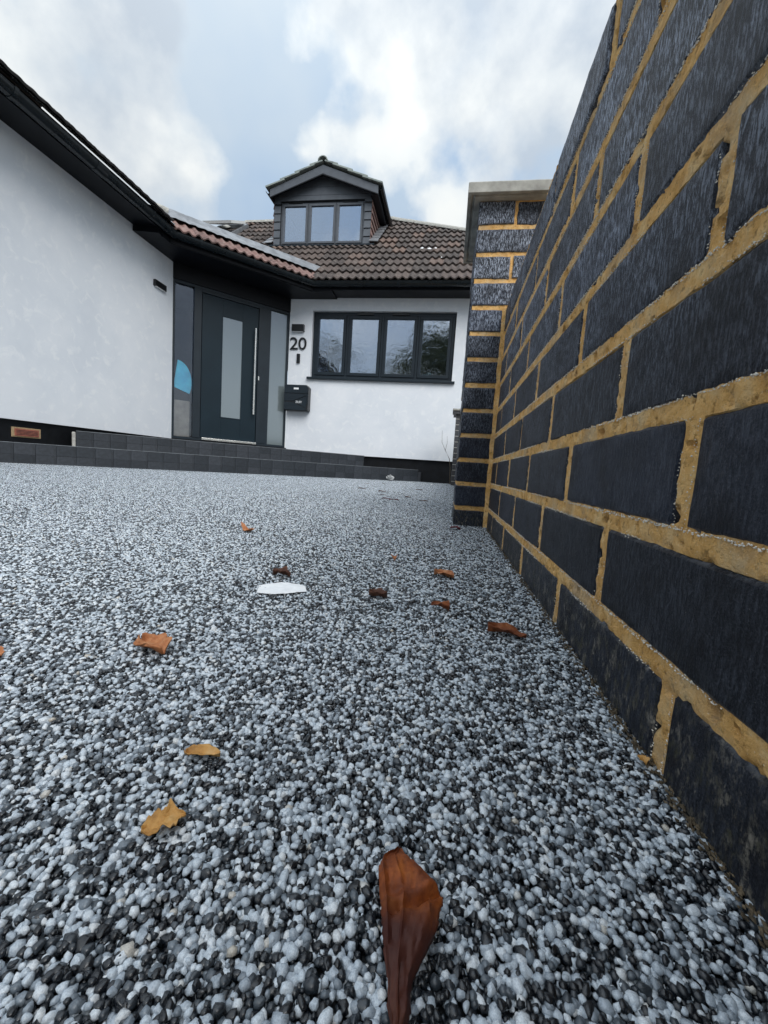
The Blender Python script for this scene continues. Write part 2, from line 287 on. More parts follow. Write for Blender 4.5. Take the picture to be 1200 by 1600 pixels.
# ------------------------------------------------------------------ builders
ORIG = {}
def tag(o, label=None, cat=None, group=None, kind=None):
    if label: o['label'] = label
    if cat: o['category'] = cat
    if group: o['group'] = group
    if kind: o['kind'] = kind
    return o
def root(name, loc, label, cat, group=None):
    o = bpy.data.objects.new(name, None); COL.objects.link(o); o.location = loc; o.empty_display_size = .05
    ORIG[o.name] = Vector(loc); return tag(o, label, cat, group)
def addobj(name, me, parent=None, loc=None, rot=None):
    """loc is in world space"""
    o = bpy.data.objects.new(name, me); COL.objects.link(o)
    po = ORIG[parent.name] if parent else Vector((0, 0, 0))
    loc = Vector(loc) if loc is not None else po.copy()
    if parent: o.parent = parent
    o.location = loc - po
    if rot: o.rotation_euler = rot
    ORIG[o.name] = loc
    return o
class MB:
    def __init__(s): s.v = []; s.f = []
    def add(s, vs, fs):
        n = len(s.v); s.v += [tuple(p) for p in vs]; s.f += [tuple(i+n for i in f) for f in fs]
    def box(s, a, b, fr=None):
        (x0, y0, z0), (x1, y1, z1) = a, b
        P = [(x0,y0,z0),(x1,y0,z0),(x1,y1,z0),(x0,y1,z0),(x0,y0,z1),(x1,y0,z1),(x1,y1,z1),(x0,y1,z1)]
        F = [(0,3,2,1),(4,5,6,7),(0,1,5,4),(1,2,6,5),(2,3,7,6),(3,0,4,7)]
        if fr: P = [fr(p) for p in P]
        s.add(P, F)
    def prism(s, poly, ext, fr=None):
        """poly: list of 3D points, extruded by vector ext"""
        n = len(poly); P = [Vector(p) for p in poly]; Q = [p+Vector(ext) for p in P]
        F = [tuple(range(n))[::-1], tuple(range(n, 2*n))] + [(i, (i+1) % n, n+(i+1) % n, n+i) for i in range(n)]
        A = P+Q
        if fr: A = [fr(p) for p in A]
        s.add(A, F)
    def tube(s, pts, rad, n=8, cap=True):
        pts = [Vector(p) for p in pts]; rad = rad if isinstance(rad, (list, tuple)) else [rad]*len(pts)
        base = len(s.v)
        for i, p in enumerate(pts):
            d = (pts[min(i+1, len(pts)-1)]-pts[max(i-1, 0)]).normalized()
            a = d.orthogonal().normalized(); 
            if abs(d.z) < .9: a = Vector((0, 0, 1)).cross(d).normalized()
            b = d.cross(a)
            for k in range(n):
                t = 2*math.pi*k/n; s.v.append(tuple(p+(a*math.cos(t)+b*math.sin(t))*rad[i]))
        for i in range(len(pts)-1):
            for k in range(n): s.f.append((base+i*n+k, base+i*n+(k+1) % n, base+(i+1)*n+(k+1) % n, base+(i+1)*n+k))
        if cap: s.f.append(tuple(base+k for k in range(n))[::-1]); s.f.append(tuple(base+(len(pts)-1)*n+k for k in range(n)))
    def sweep(s, prof, pts, upv=(0, 0, 1), closed=True):
        """prof: 2D (outward, up) swept along mitred horizontal path; outward = right side of travel"""
        pts = [Vector(p) for p in pts]; base = len(s.v); n = len(prof)
        for i, p in enumerate(pts):
            d1 = (pts[i]-pts[i-1]).normalized() if i else None
            d2 = (pts[i+1]-pts[i]).normalized() if i < len(pts)-1 else None
            if d1 is None: d1 = d2
            if d2 is None: d2 = d1
            n1 = Vector((d1.y, -d1.x, 0)).normalized(); n2 = Vector((d2.y, -d2.x, 0)).normalized()
            m = (n1+n2).normalized(); m /= max(.3, m.dot(n1))
            for (u, v) in prof: s.v.append(tuple(p+m*u+Vector((0, 0, v))))
        for i in range(len(pts)-1):
            for k in range(n if closed else n-1):
                s.f.append((base+i*n+k, base+i*n+(k+1) % n, base+(i+1)*n+(k+1) % n, base+(i+1)*n+k))
        if closed: s.f.append(tuple(base+k for k in range(n))[::-1]); s.f.append(tuple(base+(len(pts)-1)*n+k for k in range(n)))
    def mesh(s, name, mat, smooth=False, off=(0, 0, 0)):
        me = bpy.data.meshes.new(name); o = Vector(off)
        me.from_pydata([tuple(Vector(p)-o) for p in s.v], [], s.f); me.materials.append(mat)
        if smooth: me.polygons.foreach_set('use_smooth', [True]*len(me.polygons))
        me.update(); 
        import bmesh
        bm = bmesh.new(); bm.from_mesh(me); bmesh.ops.recalc_face_normals(bm, faces=bm.faces); bm.to_mesh(me); bm.free()
        if smooth: me.set_sharp_from_angle(angle=R(40))
        return me
    def build(s, name, mat, parent=None, loc=None, smooth=False, kind=None, bevel=0):
        po = Vector(loc) if loc is not None else (ORIG[parent.name] if parent else Vector((0, 0, 0)))
        o = addobj(name, s.mesh(name, M[mat] if isinstance(mat, str) else mat, smooth, po), parent, po)
        if bevel:
            b = o.modifiers.new('bevel', 'BEVEL'); b.width = bevel; b.segments = 2; b.limit_method = 'ANGLE'
        if kind: o['kind'] = kind
        return o
def box(name, a, b, mat, parent=None, loc=None, fr=None, bevel=0, kind=None):
    m = MB(); m.box(a, b, fr); return m.build(name, mat, parent, loc, bevel=bevel, kind=kind)
def frame(o, ux, n):
    """local (u along wall, v towards the viewer = n, z up)"""
    o = Vector(o); ux = Vector(ux).normalized(); n = Vector(n).normalized()
    return lambda p: o + ux*p[0] + n*p[1] + Vector((0, 0, p[2]))

# ================================================================== ground
m = MB(); m.add([(-1500, -1500, -.012), (1500, -1500, -.012), (1500, 1500, -.012), (-1500, 1500, -.012)], [(0, 1, 2, 3)])
g = m.build('ground', 'soil'); g['kind'] = 'structure'
m = MB(); m.add([(-4.6, -3.2, -.004), (.14, -3.2, -.004), (.14, 6.9, -.004), (-4.6, 6.9, -.004)], [(0, 1, 2, 3)])
g = m.build('driveway', 'drive'); g['kind'] = 'structure'
W = .131

# pebbles close to the lens: geometry-node instances
def pebble_points(x0, x1, y0, y1, cell, seed, zlo, zhi, test=None):
    r = np.random.default_rng(seed)
    nx, ny = int((x1-x0)/cell), int((y1-y0)/cell)
    gx, gy = np.meshgrid(np.arange(nx), np.arange(ny)); gx = gx.ravel().astype(float); gy = gy.ravel().astype(float)
    gx += (gy.astype(int) % 2)*.5
    x = x0+(gx+.5+r.uniform(-.42, .42, gx.size))*cell; y = y0+(gy+.5+r.uniform(-.42, .42, gx.size))*cell
    z = r.uniform(zlo, zhi, gx.size)
    k = (x < x1-.0005)
    if test is not None: k &= test(x, y)
    return np.stack([x[k], y[k], z[k]], 1), r
NX0, NY0, NY1 = -1.07, .03, .83
wedge = lambda x, y: (x > -1.02*y-.12)
P1, r_ = pebble_points(NX0, W+.002, NY0, NY1, .00285, 1, -.0016, .0006, wedge)
P2, r2_ = pebble_points(NX0, W+.002, NY0, NY1, .0031, 2, -.0033, -.0018, wedge)
PP = np.concatenate([P1, P2]); n = len(PP)
def shades(r, n):
    s = r.random(n)
    return s
me = bpy.data.meshes.new('gravel_points'); me.vertices.add(n); me.vertices.foreach_set('co', PP.ravel().astype(np.float32))
a = me.attributes.new('shade', 'FLOAT', 'POINT'); sh = r_.random(n)+np.array([.30*noise.noise(Vector((p[0]*75, p[1]*75, 0)))+.2*noise.noise(Vector((p[0]*210, p[1]*210, 5))) for p in PP])
a.data.foreach_set('value', np.clip(sh, 0.001, .984).astype(np.float32))
size = np.clip(r_.normal(.00152, .00038, n), .0008, .0029); size[len(P1):] *= .95
sc3 = np.stack([size*r_.uniform(.75, 1.35, n), size*r_.uniform(.75, 1.1, n), size*r_.uniform(.6, .95, n)], 1)
a = me.attributes.new('psize', 'FLOAT_VECTOR', 'POINT'); a.data.foreach_set('vector', sc3.ravel().astype(np.float32))
rr = np.stack([r_.uniform(-.45, .45, n), r_.uniform(-.45, .45, n), r_.uniform(0, 6.28, n)], 1)
a = me.attributes.new('prot', 'FLOAT_VECTOR', 'POINT'); a.data.foreach_set('vector', rr.ravel().astype(np.float32))
a = me.attributes.new('pick', 'INT', 'POINT'); a.data.foreach_set('value', r_.integers(0, 8, n).astype(np.int32))
go = addobj('gravel', me); go['kind'] = 'stuff'; tag(go, 'grey, black and white resin bound pebbles of the drive close to the lens', 'gravel')
ng = bpy.data.node_groups.new('scatter pebbles', 'GeometryNodeTree')
ng.interface.new_socket('Geometry', in_out='INPUT', socket_type='NodeSocketGeometry'); ng.interface.new_socket('Geometry', in_out='OUTPUT', socket_type='NodeSocketGeometry')
G = ng.nodes; gi = G.new('NodeGroupInput'); gout = G.new('NodeGroupOutput'); LK = ng.links.new
jn = G.new('GeometryNodeJoinGeometry')
for k in range(8):
    ic = G.new('GeometryNodeMeshIcoSphere'); ic.inputs['Radius'].default_value = 1; ic.inputs['Subdivisions'].default_value = 3 if k < 2 else 2
    pos = G.new('GeometryNodeInputPosition'); off = G.new('ShaderNodeVectorMath'); off.operation = 'ADD'; off.inputs[1].default_value = (k*7.3, k*3.1, 1.7*k)
    LK(pos.outputs[0], off.inputs[0])
    nz = G.new('ShaderNodeTexNoise'); nz.inputs['Scale'].default_value = .85; nz.inputs['Detail'].default_value = 1.5; LK(off.outputs[0], nz.inputs['Vector'])
    sb = G.new('ShaderNodeVectorMath'); sb.operation = 'SUBTRACT'; sb.inputs[1].default_value = (.5, .5, .5); LK(nz.outputs['Color'], sb.inputs[0])
    ml = G.new('ShaderNodeVectorMath'); ml.operation = 'MULTIPLY'; ml.inputs[1].default_value = (1.15,)*3; LK(sb.outputs[0], ml.inputs[0])
    sp_ = G.new('GeometryNodeSetPosition'); LK(ic.outputs[0], sp_.inputs['Geometry']); LK(ml.outputs[0], sp_.inputs['Offset'])
    ss = G.new('GeometryNodeSetShadeSmooth'); LK(sp_.outputs[0], ss.inputs[0])
    sm = G.new('GeometryNodeSetMaterial'); sm.inputs['Material'].default_value = M['gravel_i']; LK(ss.outputs[0], sm.inputs[0])
    ti = G.new('GeometryNodeGeometryToInstance'); LK(sm.outputs[0], ti.inputs[0]); LK(ti.outputs[0], jn.inputs[0])
def named(nm, typ):
    q = G.new('GeometryNodeInputNamedAttribute'); q.data_type = typ; q.inputs[0].default_value = nm; return q.outputs[0]
iop = G.new('GeometryNodeInstanceOnPoints'); iop.inputs['Pick Instance'].default_value = True
LK(gi.outputs[0], iop.inputs['Points']); LK(jn.outputs[0], iop.inputs['Instance']); LK(named('pick', 'INT'), iop.inputs['Instance Index'])
e2r = G.new('FunctionNodeEulerToRotation'); LK(named('prot', 'FLOAT_VECTOR'), e2r.inputs[0]); LK(e2r.outputs[0], iop.inputs['Rotation'])
LK(named('psize', 'FLOAT_VECTOR'), iop.inputs['Scale']); LK(iop.outputs[0], gout.inputs[0])
md = go.modifiers.new('scatter', 'NODES'); md.node_group = ng

# farther pebbles: square patches of real low stones, repeated with quarter turns
PS = .4
def patch(seed):
    P, r = pebble_points(-PS/2, PS/2, -PS/2, PS/2, .0029, seed, -.0015, .0004)
    t = (1+5**.5)/2
    iv = np.array([(-1,t,0),(1,t,0),(-1,-t,0),(1,-t,0),(0,-1,t),(0,1,t),(0,-1,-t),(0,1,-t),(t,0,-1),(t,0,1),(-t,0,-1),(-t,0,1)], float)/math.sqrt(1+t*t)
    fi = np.array([(0,11,5),(0,5,1),(0,1,7),(0,7,10),(0,10,11),(1,5,9),(5,11,4),(11,10,2),(10,7,6),(7,1,8),(3,9,4),(3,4,2),(3,2,6),(3,6,8),(3,8,9),(4,9,5),(2,4,11),(6,2,10),(8,6,7),(9,8,1)])
    n = len(P); s = np.clip(r.normal(.00165, .00038, n), .0009, .0028)
    th = r.uniform(0, 6.28, n); tl = r.uniform(-.4, .4, n)
    V = iv[None]*np.stack([s*r.uniform(.8, 1.35, n), s, s*r.uniform(.65, .95, n)], 1)[:, None]*r.uniform(.85, 1.15, (n, 12, 1))
    x, y, z = V[..., 0], V[..., 1], V[..., 2]
    ct, st, ca, sa = np.cos(tl)[:, None], np.sin(tl)[:, None], np.cos(th)[:, None], np.sin(th)[:, None]
    x, z = x*ct-z*st, x*st+z*ct; x, y = x*ca-y*sa, x*sa+y*ca
    V = np.stack([x, y, z], -1)+P[:, None]
    F = fi[None]+np.arange(n)[:, None, None]*12
    me = bpy.data.meshes.new('gravel_patch'); me.vertices.add(n*12); me.vertices.foreach_set('co', V.ravel().astype(np.float32))
    nf = n*20; me.loops.add(nf*3); me.loops.foreach_set('vertex_index', F.ravel().astype(np.int32))
    me.polygons.add(nf); me.polygons.foreach_set('loop_start', np.arange(0, nf*3, 3, dtype=np.int32)); me.polygons.foreach_set('use_smooth', np.ones(nf, bool))
    me.update(calc_edges=True); me.materials.append(M['gravel_g'])
    a = me.attributes.new('shade', 'FLOAT', 'POINT'); a.data.foreach_set('value', np.repeat(r.random(n), 12).astype(np.float32))
    return me
def patch_tree(cells, seed):
    """a node tree that repeats the host mesh on the listed cells"""
    ng = bpy.data.node_groups.new('repeat patch', 'GeometryNodeTree')
    ng.interface.new_socket('Geometry', in_out='INPUT', socket_type='NodeSocketGeometry'); ng.interface.new_socket('Geometry', in_out='OUTPUT', socket_type='NodeSocketGeometry')
    G = ng.nodes; gi = G.new('NodeGroupInput'); go_ = G.new('NodeGroupOutput'); LK = ng.links.new; r = random.Random(seed)
    # grid of points over the drive, near-lens rectangle removed
    gr = G.new('GeometryNodeMeshGrid'); nx, ny, x0, y0 = cells
    gr.inputs['Size X'].default_value = (nx-1)*PS; gr.inputs['Size Y'].default_value = (ny-1)*PS; gr.inputs['Vertices X'].default_value = nx; gr.inputs['Vertices Y'].default_value = ny
    tr = G.new('GeometryNodeTransform'); tr.inputs['Translation'].default_value = (x0+(nx-1)*PS/2, y0+(ny-1)*PS/2, 0); LK(gr.outputs[0], tr.inputs[0])
    pos = G.new('GeometryNodeInputPosition'); sx = G.new('ShaderNodeSeparateXYZ'); LK(pos.outputs[0], sx.inputs[0])
    def cmp(sock, op, v):
        c = G.new('ShaderNodeMath'); c.operation = op; c.inputs[1].default_value = v; LK(sock, c.inputs[0]); return c.outputs[0]
    def mul(a, b):
        c = G.new('ShaderNodeMath'); c.operation = 'MULTIPLY'; LK(a, c.inputs[0]); LK(b, c.inputs[1]); return c.outputs[0]
    # nearest full cells of the close rectangle: x in (-.27,.13), y in (.03,.83) etc. belong to the other object
    ins = mul(mul(cmp(sx.outputs[0], 'GREATER_THAN', NX0), cmp(sx.outputs[1], 'GREATER_THAN', NY0)), cmp(sx.outputs[1], 'LESS_THAN', NY1))
    # the wedge edge: keep patches whose centre lies left of it
    yl = G.new('ShaderNodeMath'); yl.operation = 'MULTIPLY_ADD'; yl.inputs[1].default_value = 1.02; yl.inputs[2].default_value = .12-.35; LK(sx.outputs[1], yl.inputs[0])
    ad = G.new('ShaderNodeMath'); ad.operation = 'ADD'; LK(sx.outputs[0], ad.inputs[0]); LK(yl.outputs[0], ad.inputs[1])
    ins = mul(ins, cmp(ad.outputs[0], 'GREATER_THAN', 0))
    par = G.new('FunctionNodeRandomValue'); par.data_type = 'INT'; par.inputs['Min'].default_value = 0; par.inputs['Max'].default_value = 3; par.inputs['Seed'].default_value = 5
    half = G.new('FunctionNodeRandomValue'); half.data_type = 'INT'; half.inputs[4].default_value = 0; half.inputs[5].default_value = 1; half.inputs['Seed'].default_value = 77
    ho = [o for o in half.outputs if o.enabled and o.type == 'INT'] or [half.outputs[2]]
    hb = cmp(ho[0], 'LESS_THAN' if seed % 2 else 'GREATER_THAN', .5)
    inv = G.new('ShaderNodeMath'); inv.operation = 'SUBTRACT'; inv.inputs[0].default_value = 1; LK(ins, inv.inputs[1])
    sel = mul(inv.outputs[0], hb)
    iop = G.new('GeometryNodeInstanceOnPoints'); LK(tr.outputs[0], iop.inputs['Points']); LK(sel, iop.inputs['Selection'])
    LK(gi.outputs[0], iop.inputs['Instance'])
    pm = G.new('FunctionNodeRandomValue'); pm.data_type = 'INT'; pm.inputs[4].default_value = 0; pm.inputs[5].default_value = 3; pm.inputs['Seed'].default_value = 9
    po = ([o for o in pm.outputs if o.enabled and o.type == 'INT'] or [pm.outputs[2]])[0]
    mu = G.new('ShaderNodeMath'); mu.operation = 'MULTIPLY'; mu.inputs[1].default_value = math.pi/2; LK(po, mu.inputs[0])
    cb = G.new('ShaderNodeCombineXYZ'); LK(mu.outputs[0], cb.inputs[2]); e = G.new('FunctionNodeEulerToRotation'); LK(cb.outputs[0], e.inputs[0]); LK(e.outputs[0], iop.inputs['Rotation'])
    LK(iop.outputs[0], go_.inputs[0]); return ng
for sd_, lab in ((1, 'pale grey pebbles of the drive stretching to the house'), (2, 'pale grey pebbles of the drive stretching to the house')):
    o = addobj('gravel', patch(40+sd_)); o['kind'] = 'stuff'; tag(o, lab, 'gravel', 'resin bound pebbles of the drive')
    md = o.modifiers.new('repeat', 'NODES'); md.node_group = patch_tree((12, 24, W+.002-PS/2-11*PS, NY0+PS/2-PS*8), sd_)

# ================================================================== brick wall
def brick_mesh(seed, lx=.2155, lz=.062, dp=.1025, nx=16, nz=6, rough=.0013):
    """front face towards -y at y=0, centred in x and z; outline uneven, edges worn"""
    r = random.Random(seed); m = MB(); so = seed*5.7
    xs = [-.5, -.488]+[-.5+(i+1)/(nx-1)*1.0 for i in range(nx-2)]+[.488, .5]; xs = sorted(set(round(x, 4) for x in xs))
    zs = [-.5, -.46]+[-.5+(i+1)/(nz)*1.0 for i in range(nz-1)]+[.46, .5]
    idx = {}
    for i, a in enumerate(xs):
        for j, b in enumerate(zs):
            x, z = a*lx, b*lz
            ed = min(lx/2-abs(x), lz/2-abs(z))
            q = noise.noise(Vector((x*45+so, z*45, so))); q2 = noise.noise(Vector((x*170+so, z*170, 3)))
            if i in (0, len(xs)-1): x += (noise.noise(Vector((z*90, so, a)))*rough*1.3)
            if j in (0, len(zs)-1): z += (noise.noise(Vector((x*60, so, b*9)))*rough+noise.noise(Vector((x*200, so, b*9)))*rough*.6)
            y = .0022*max(0, 1-ed/.0022)**2 + q*.0007 + q2*.0003
            idx[i, j] = len(m.v); m.v.append((x, y, z))
    I, J = len(xs), len(zs)
    for i in range(I-1):
        for j in range(J-1): m.f.append((idx[i, j], idx[i+1, j], idx[i+1, j+1], idx[i, j+1]))
    rim = [(i, 0) for i in range(I)]+[(I-1, j) for j in range(1, J)]+[(i, J-1) for i in range(I-2, -1, -1)]+[(0, j) for j in range(J-2, 0, -1)]
    base = len(m.v)
    for k in rim:
        v = m.v[idx[k]]; m.v.append((v[0], dp, v[2]))
    n = len(rim)
    for a in range(n):
        b = (a+1) % n; m.f.append((idx[rim[a]], base+a, base+b, idx[rim[b]]))
    m.f.append(tuple(base+a for a in range(n)))
    return m.mesh('brick', M['brick'], True)
BM = [brick_mesh(s) for s in range(10)]
HM = [brick_mesh(20+s, lx=.1025, nx=9, dp=.2155) for s in range(5)]
JZ = [.056+.075*k for k in range(-1, 9)]          # bed joints
JZ[9-0] = .056+.075*8
OFF = [.242, .357, .254, .360, .2565, .373, .259, .371, .262]
PITCH = .2295
wall = root('garden_wall', (W, .3, 0), 'dark blue brick wall with thick ochre mortar joints rising steeply along the right edge', 'wall')
WZ0 = .056
for c in range(9):
    zc = WZ0+.075*(c-1)+.0375 + rng.uniform(-.0006, .0006)
    for k in range(-4, 12):
        yc = OFF[c]+PITCH*(k+.5)
        if yc > 3.2: continue
        if yc > 1.28 and yc < 1.62 and False: continue
        y0 = yc+rng.uniform(-.0012, .0012)
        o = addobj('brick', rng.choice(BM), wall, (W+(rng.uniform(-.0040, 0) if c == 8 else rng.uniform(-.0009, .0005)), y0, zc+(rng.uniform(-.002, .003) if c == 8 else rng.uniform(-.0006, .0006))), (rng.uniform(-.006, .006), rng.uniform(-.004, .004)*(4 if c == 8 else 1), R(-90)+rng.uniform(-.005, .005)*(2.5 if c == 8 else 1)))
# rest of the wall farther on, hidden by the pillar from here: joined courses
m = MB()
for c in range(9):
    for k in range(12, 23):
        yc = OFF[c]+PITCH*(k+.5); zc = WZ0+.075*(c-1)+.0375
        if yc < 5.4: m.box((W, yc-.1075, zc-.031), (W+.1, yc+.1075, zc+.031))
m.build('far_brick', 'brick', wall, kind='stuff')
# back leaf of the wall
m = MB()
for c in range(9):
    for k in range(-4, 23):
        yc = OFF[c]+PITCH*(k+.5)+.11; zc = WZ0+.075*(c-1)+.0375
        if yc < 5.4: m.box((W+.113, yc-.1075, zc-.031), (W+.215, yc+.1075, zc+.031))
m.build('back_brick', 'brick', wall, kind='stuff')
# mortar: displaced sheet just behind the brick faces, with a body
def mortar_sheet(y0, y1, z0, z1, step, rec=.0005):
    m = MB(); ny = int((y1-y0)/step); nz = int((z1-z0)/step); 
    for j in range(nz+1):
        for i in range(ny+1):
            y = y0+(y1-y0)*i/ny; z = z0+(z1-z0)*j/nz
            d = rec+.0007*noise.noise(Vector((y*60, z*60, 1)))+.0008*noise.noise(Vector((y*160, z*160, 7)))+.0008*noise.noise(Vector((y*400, z*400, 2)))
            h = noise.noise(Vector((y*95, z*95, 31)))
            if h > .36: d += (h-.36)*.026                  # pitted holes
            kz = (z-WZ0)/.075; dz = abs(kz-round(kz))*.075; cc = min(8, max(0, int(math.floor(kz))+1))
            ky = (y-OFF[cc])/PITCH; dy = abs(ky-round(ky))*PITCH
            if min(dz, dy) > .0088: d += .006              # behind the brick bodies
            elif min(dz, dy) > .0066: d += .0005
            m.v.append((W+d, y, z))
    for j in range(nz):
        for i in range(ny):
            a = j*(ny+1)+i; m.f.append((a, a+ny+1, a+ny+2, a+1))
    return m
ms = mortar_sheet(.02, 1.45, -.02, WZ0+.6, .0030)
o = ms.build('mortar', 'mortar', wall, smooth=True)
o.data.polygons.foreach_set('use_smooth', [True]*len(o.data.polygons))
box('mortar', (W+.012, -.9, -.02), (W+.2, 5.4, WZ0+.598), 'mortar', wall)
m = MB(); m.box((W+.004, -.9, -.02), (W+.012, .018, WZ0+.598)); m.box((W+.004, 1.452, -.02), (W+.012, 5.4, WZ0+.598)); m.build('mortar', 'mortar', wall)
# white crumbs of salt and torn mortar along the brick edges
m = MB(); r = random.Random(5)
def crumb(m, x, y, z, s):
    vs = [(x+r.uniform(-1, 1)*s*.5-s*.25, y+dy*s*r.uniform(.7, 2.4), z+dz*s*r.uniform(.6, 1.3)) for dy, dz in ((-1, 0), (0, -1), (1, 0), (0, 1))]
    vs += [(x-s*.9, y, z), (x+s, y, z)]
    m.add(vs, [(0, 1, 4), (1, 2, 4), (2, 3, 4), (3, 0, 4), (1, 0, 5), (2, 1, 5), (3, 2, 5), (0, 3, 5)])
for c in range(0, 8):
    for zz, side in ((WZ0+.075*c-.0065, -1), (WZ0+.075*c+.0062, 1)):
        y = .1
        while y < 1.28:
            dens = noise.noise(Vector((y*9, zz*31, side*3)))+.12*side+.12
            if dens > 0: 
                s = r.uniform(.00018, .00060)*(1+.9*max(0, dens)); crumb(m, W+r.uniform(-.0006, .0009), y, zz+r.gauss(0, .0006), s)
            y += r.uniform(.0005, .0016)*(1 if dens > .05 else 2.2)
    for k in range(-1, 6):
        yj = OFF[c]+PITCH*k
        if not .1 < yj < 1.28: continue
        for dy, w_ in ((-.0062, .5), (.0062, 1)):
            z = WZ0+.075*(c-1)+.008
            while z < WZ0+.075*c-.008:
                if noise.noise(Vector((yj*9, z*40, dy*300))) > -.1: crumb(m, W+r.uniform(-.0006, .0009), yj+dy+r.gauss(0, .0005), z, r.uniform(.0002, .0006))
                z += r.uniform(.0007, .003)
m.build('mortar_crumb', 'salt', wall, kind='stuff')

# ================================================================== pillar
pil = root('brick_pillar', (.19, 1.46, 0), 'square dark brick pillar with ochre joints under a grey concrete cap', 'pillar')
PX0, PX1, PY0, PY1 = .027, .354, 1.30, 1.627
for c in range(13):
    zc = WZ0+.075*(c-1)+.0375
    if c == 12: zc -= 0
    A = (c % 2 == 0)
    # pinwheel of four bricks; A: header at the left of the front face
    def put(x, y, rz, mesh):
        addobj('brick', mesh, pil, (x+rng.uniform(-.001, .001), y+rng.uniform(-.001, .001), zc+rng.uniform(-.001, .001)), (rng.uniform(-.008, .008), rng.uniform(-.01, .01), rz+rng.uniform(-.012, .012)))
    if A:
        put(PX0+.051, PY0, 0, rng.choice(HM)); put(PX1-.108, PY0, 0, rng.choice(BM))
        put(PX1-.051, PY1, R(180), rng.choice(HM)); put(PX0+.108, PY1, R(180), rng.choice(BM))
    else:
        put(PX0+.108, PY0, 0, rng.choice(BM)); put(PX1-.051, PY0, 0, rng.choice(HM))
        put(PX1-.108, PY1, R(180), rng.choice(BM)); put(PX0+.051, PY1, R(180), rng.choice(HM))
def rough_box(m, x0, x1, y0, y1, z0, z1, st, amp):
    """box whose vertical faces are displaced grids"""
    for (ax, fx, s) in (('x', x0, -1), ('x', x1, 1), ('y', y0, -1), ('y', y1, 1)):
        u0, u1 = (y0, y1) if ax == 'x' else (x0, x1)
        nu, nz = max(1, int((u1-u0)/st)), max(1, int((z1-z0)/st)); b = len(m.v)
        for j in range(nz+1):
            for i in range(nu+1):
                u = u0+(u1-u0)*i/nu; z = z0+(z1-z0)*j/nz
                d = amp*(noise.noise(Vector((u*70, z*70, fx*9)))+.8*noise.noise(Vector((u*190, z*190, fx*5))))*(0 if i in (0, nu) else 1)*s
                m.v.append((fx+d, u, z) if ax == 'x' else (u, fx+d, z))
        for j in range(nz):
            for i in range(nu):
                a = b+j*(nu+1)+i; m.f.append((a, a+1, a+nu+2, a+nu+1))
m = MB(); rough_box(m, PX0+.0035, PX1-.0035, PY0+.0035, PY1-.0035, -.02, WZ0+.075*12-.002, .006, .0016); m.build('mortar', 'mortar', pil, smooth=True)
# smeared fillet where the pillar meets the wall
m = MB(); n_ = 130
for i in range(n_+1):
    z = -.01+(.66)*i/n_; w_ = .0125+.0035*noise.noise(Vector((z*22, 3, 1)))+.0012*noise.noise(Vector((z*120, 1, 1)))
    w2 = .006+.002*noise.noise(Vector((z*30, 9, 1)))
    m.v += [(W-w_, PY0+.001, z), (W-w_*.75, PY0-.0022, z), (W-.004, PY0-.0035-.001*noise.noise(Vector((z*90, 4, 4))), z), (W-.0012, PY0-w2, z), (W+.003, PY0-w2-.001, z)]
for i in range(n_):
    for k in range(4): a = i*5+k; m.f.append((a, a+1, a+6, a+5))
m.build('mortar_fillet', 'mortar', pil, smooth=True)
# cap with a drip groove underneath
cx0, cx1, cy0, cy1, cz = PX0-.035, PX1+.035, PY0-.038, PY1+.035, WZ0+.075*12-.004
m = MB()
m.box((cx0, cy0, cz), (cx1, cy0+.012, cz+.03)); m.box((cx0, cy1-.012, cz), (cx1, cy1, cz+.03))
m.box((cx0, cy0+.012, cz), (cx0+.012, cy1-.012, cz+.03)); m.box((cx1-.012, cy0+.012, cz), (cx1, cy1-.012, cz+.03))
m = MB()
def ring(a, z): return [(cx0+a, cy0+a, z), (cx1-a, cy0+a, z), (cx1-a, cy1-a, z), (cx0+a, cy1-a, z)]
prof = [(.0, cz+.001), (.001, cz), (.011, cz), (.012, cz+.006), (.019, cz+.006), (.020, cz), (.06, cz)]
rings = [ring(a, z) for a, z in prof][::-1] + [ring(0, cz+.027), ring(.004, cz+.031), ring(.06, cz+.037), ring(.16, cz+.045)]
b = 0
for q in rings: m.v += q
for i in range(len(rings)-1):
    for k in range(4): m.f.append((i*4+k, i*4+(k+1) % 4, (i+1)*4+(k+1) % 4, (i+1)*4+k))
m.f.append((0, 1, 2, 3)); e = (len(rings)-1)*4; m.f.append((e, e+1, e+2, e+3))
m.build('coping_stone', 'concrete', pil, bevel=.0008)
box('mortar_bed', (PX0+.002, PY0+.002, WZ0+.9-.003), (PX1-.002, PY1-.002, cz+.001), 'mortar_grey', pil)

# far pier of smaller looking brickwork beside the house
fp = root('brick_pier', (.15, 5.72, 0), 'distant narrow dark brick pier with pale joints and flat capping beside the house wall', 'pier')
FX0, FX1, FY0, FY1 = .045, .372, 5.6, 5.927
fm = {}
def plain_brick(lx, dp, lz=.064):
    k = (lx, dp)
    if k not in fm:
        q = MB(); q.box((-lx/2, 0, -lz/2), (lx/2, dp, lz/2)); fm[k] = q.mesh('brick', M['brick_small'])
    return fm[k]
for c in range(13):
    zc = .02+.075*c; A = c % 2
    for (x, y, rz, lx, dp) in (((FX0+.051, FY0, 0, .1025, .215), (FX1-.108, FY0, 0, .215, .1025), (FX1-.051, FY1, R(180), .1025, .215), (FX0+.108, FY1, R(180), .215, .1025)) if A else
                       ((FX0+.108, FY0, 0, .215, .1025), (FX1-.051, FY0, 0, .1025, .215), (FX1-.108, FY1, R(180), .215, .1025), (FX0+.051, FY1, R(180), .1025, .215))):
        addobj('brick', plain_brick(lx, dp), fp, (x, y, zc), (0, 0, rz+rng.uniform(-.01, .01)))
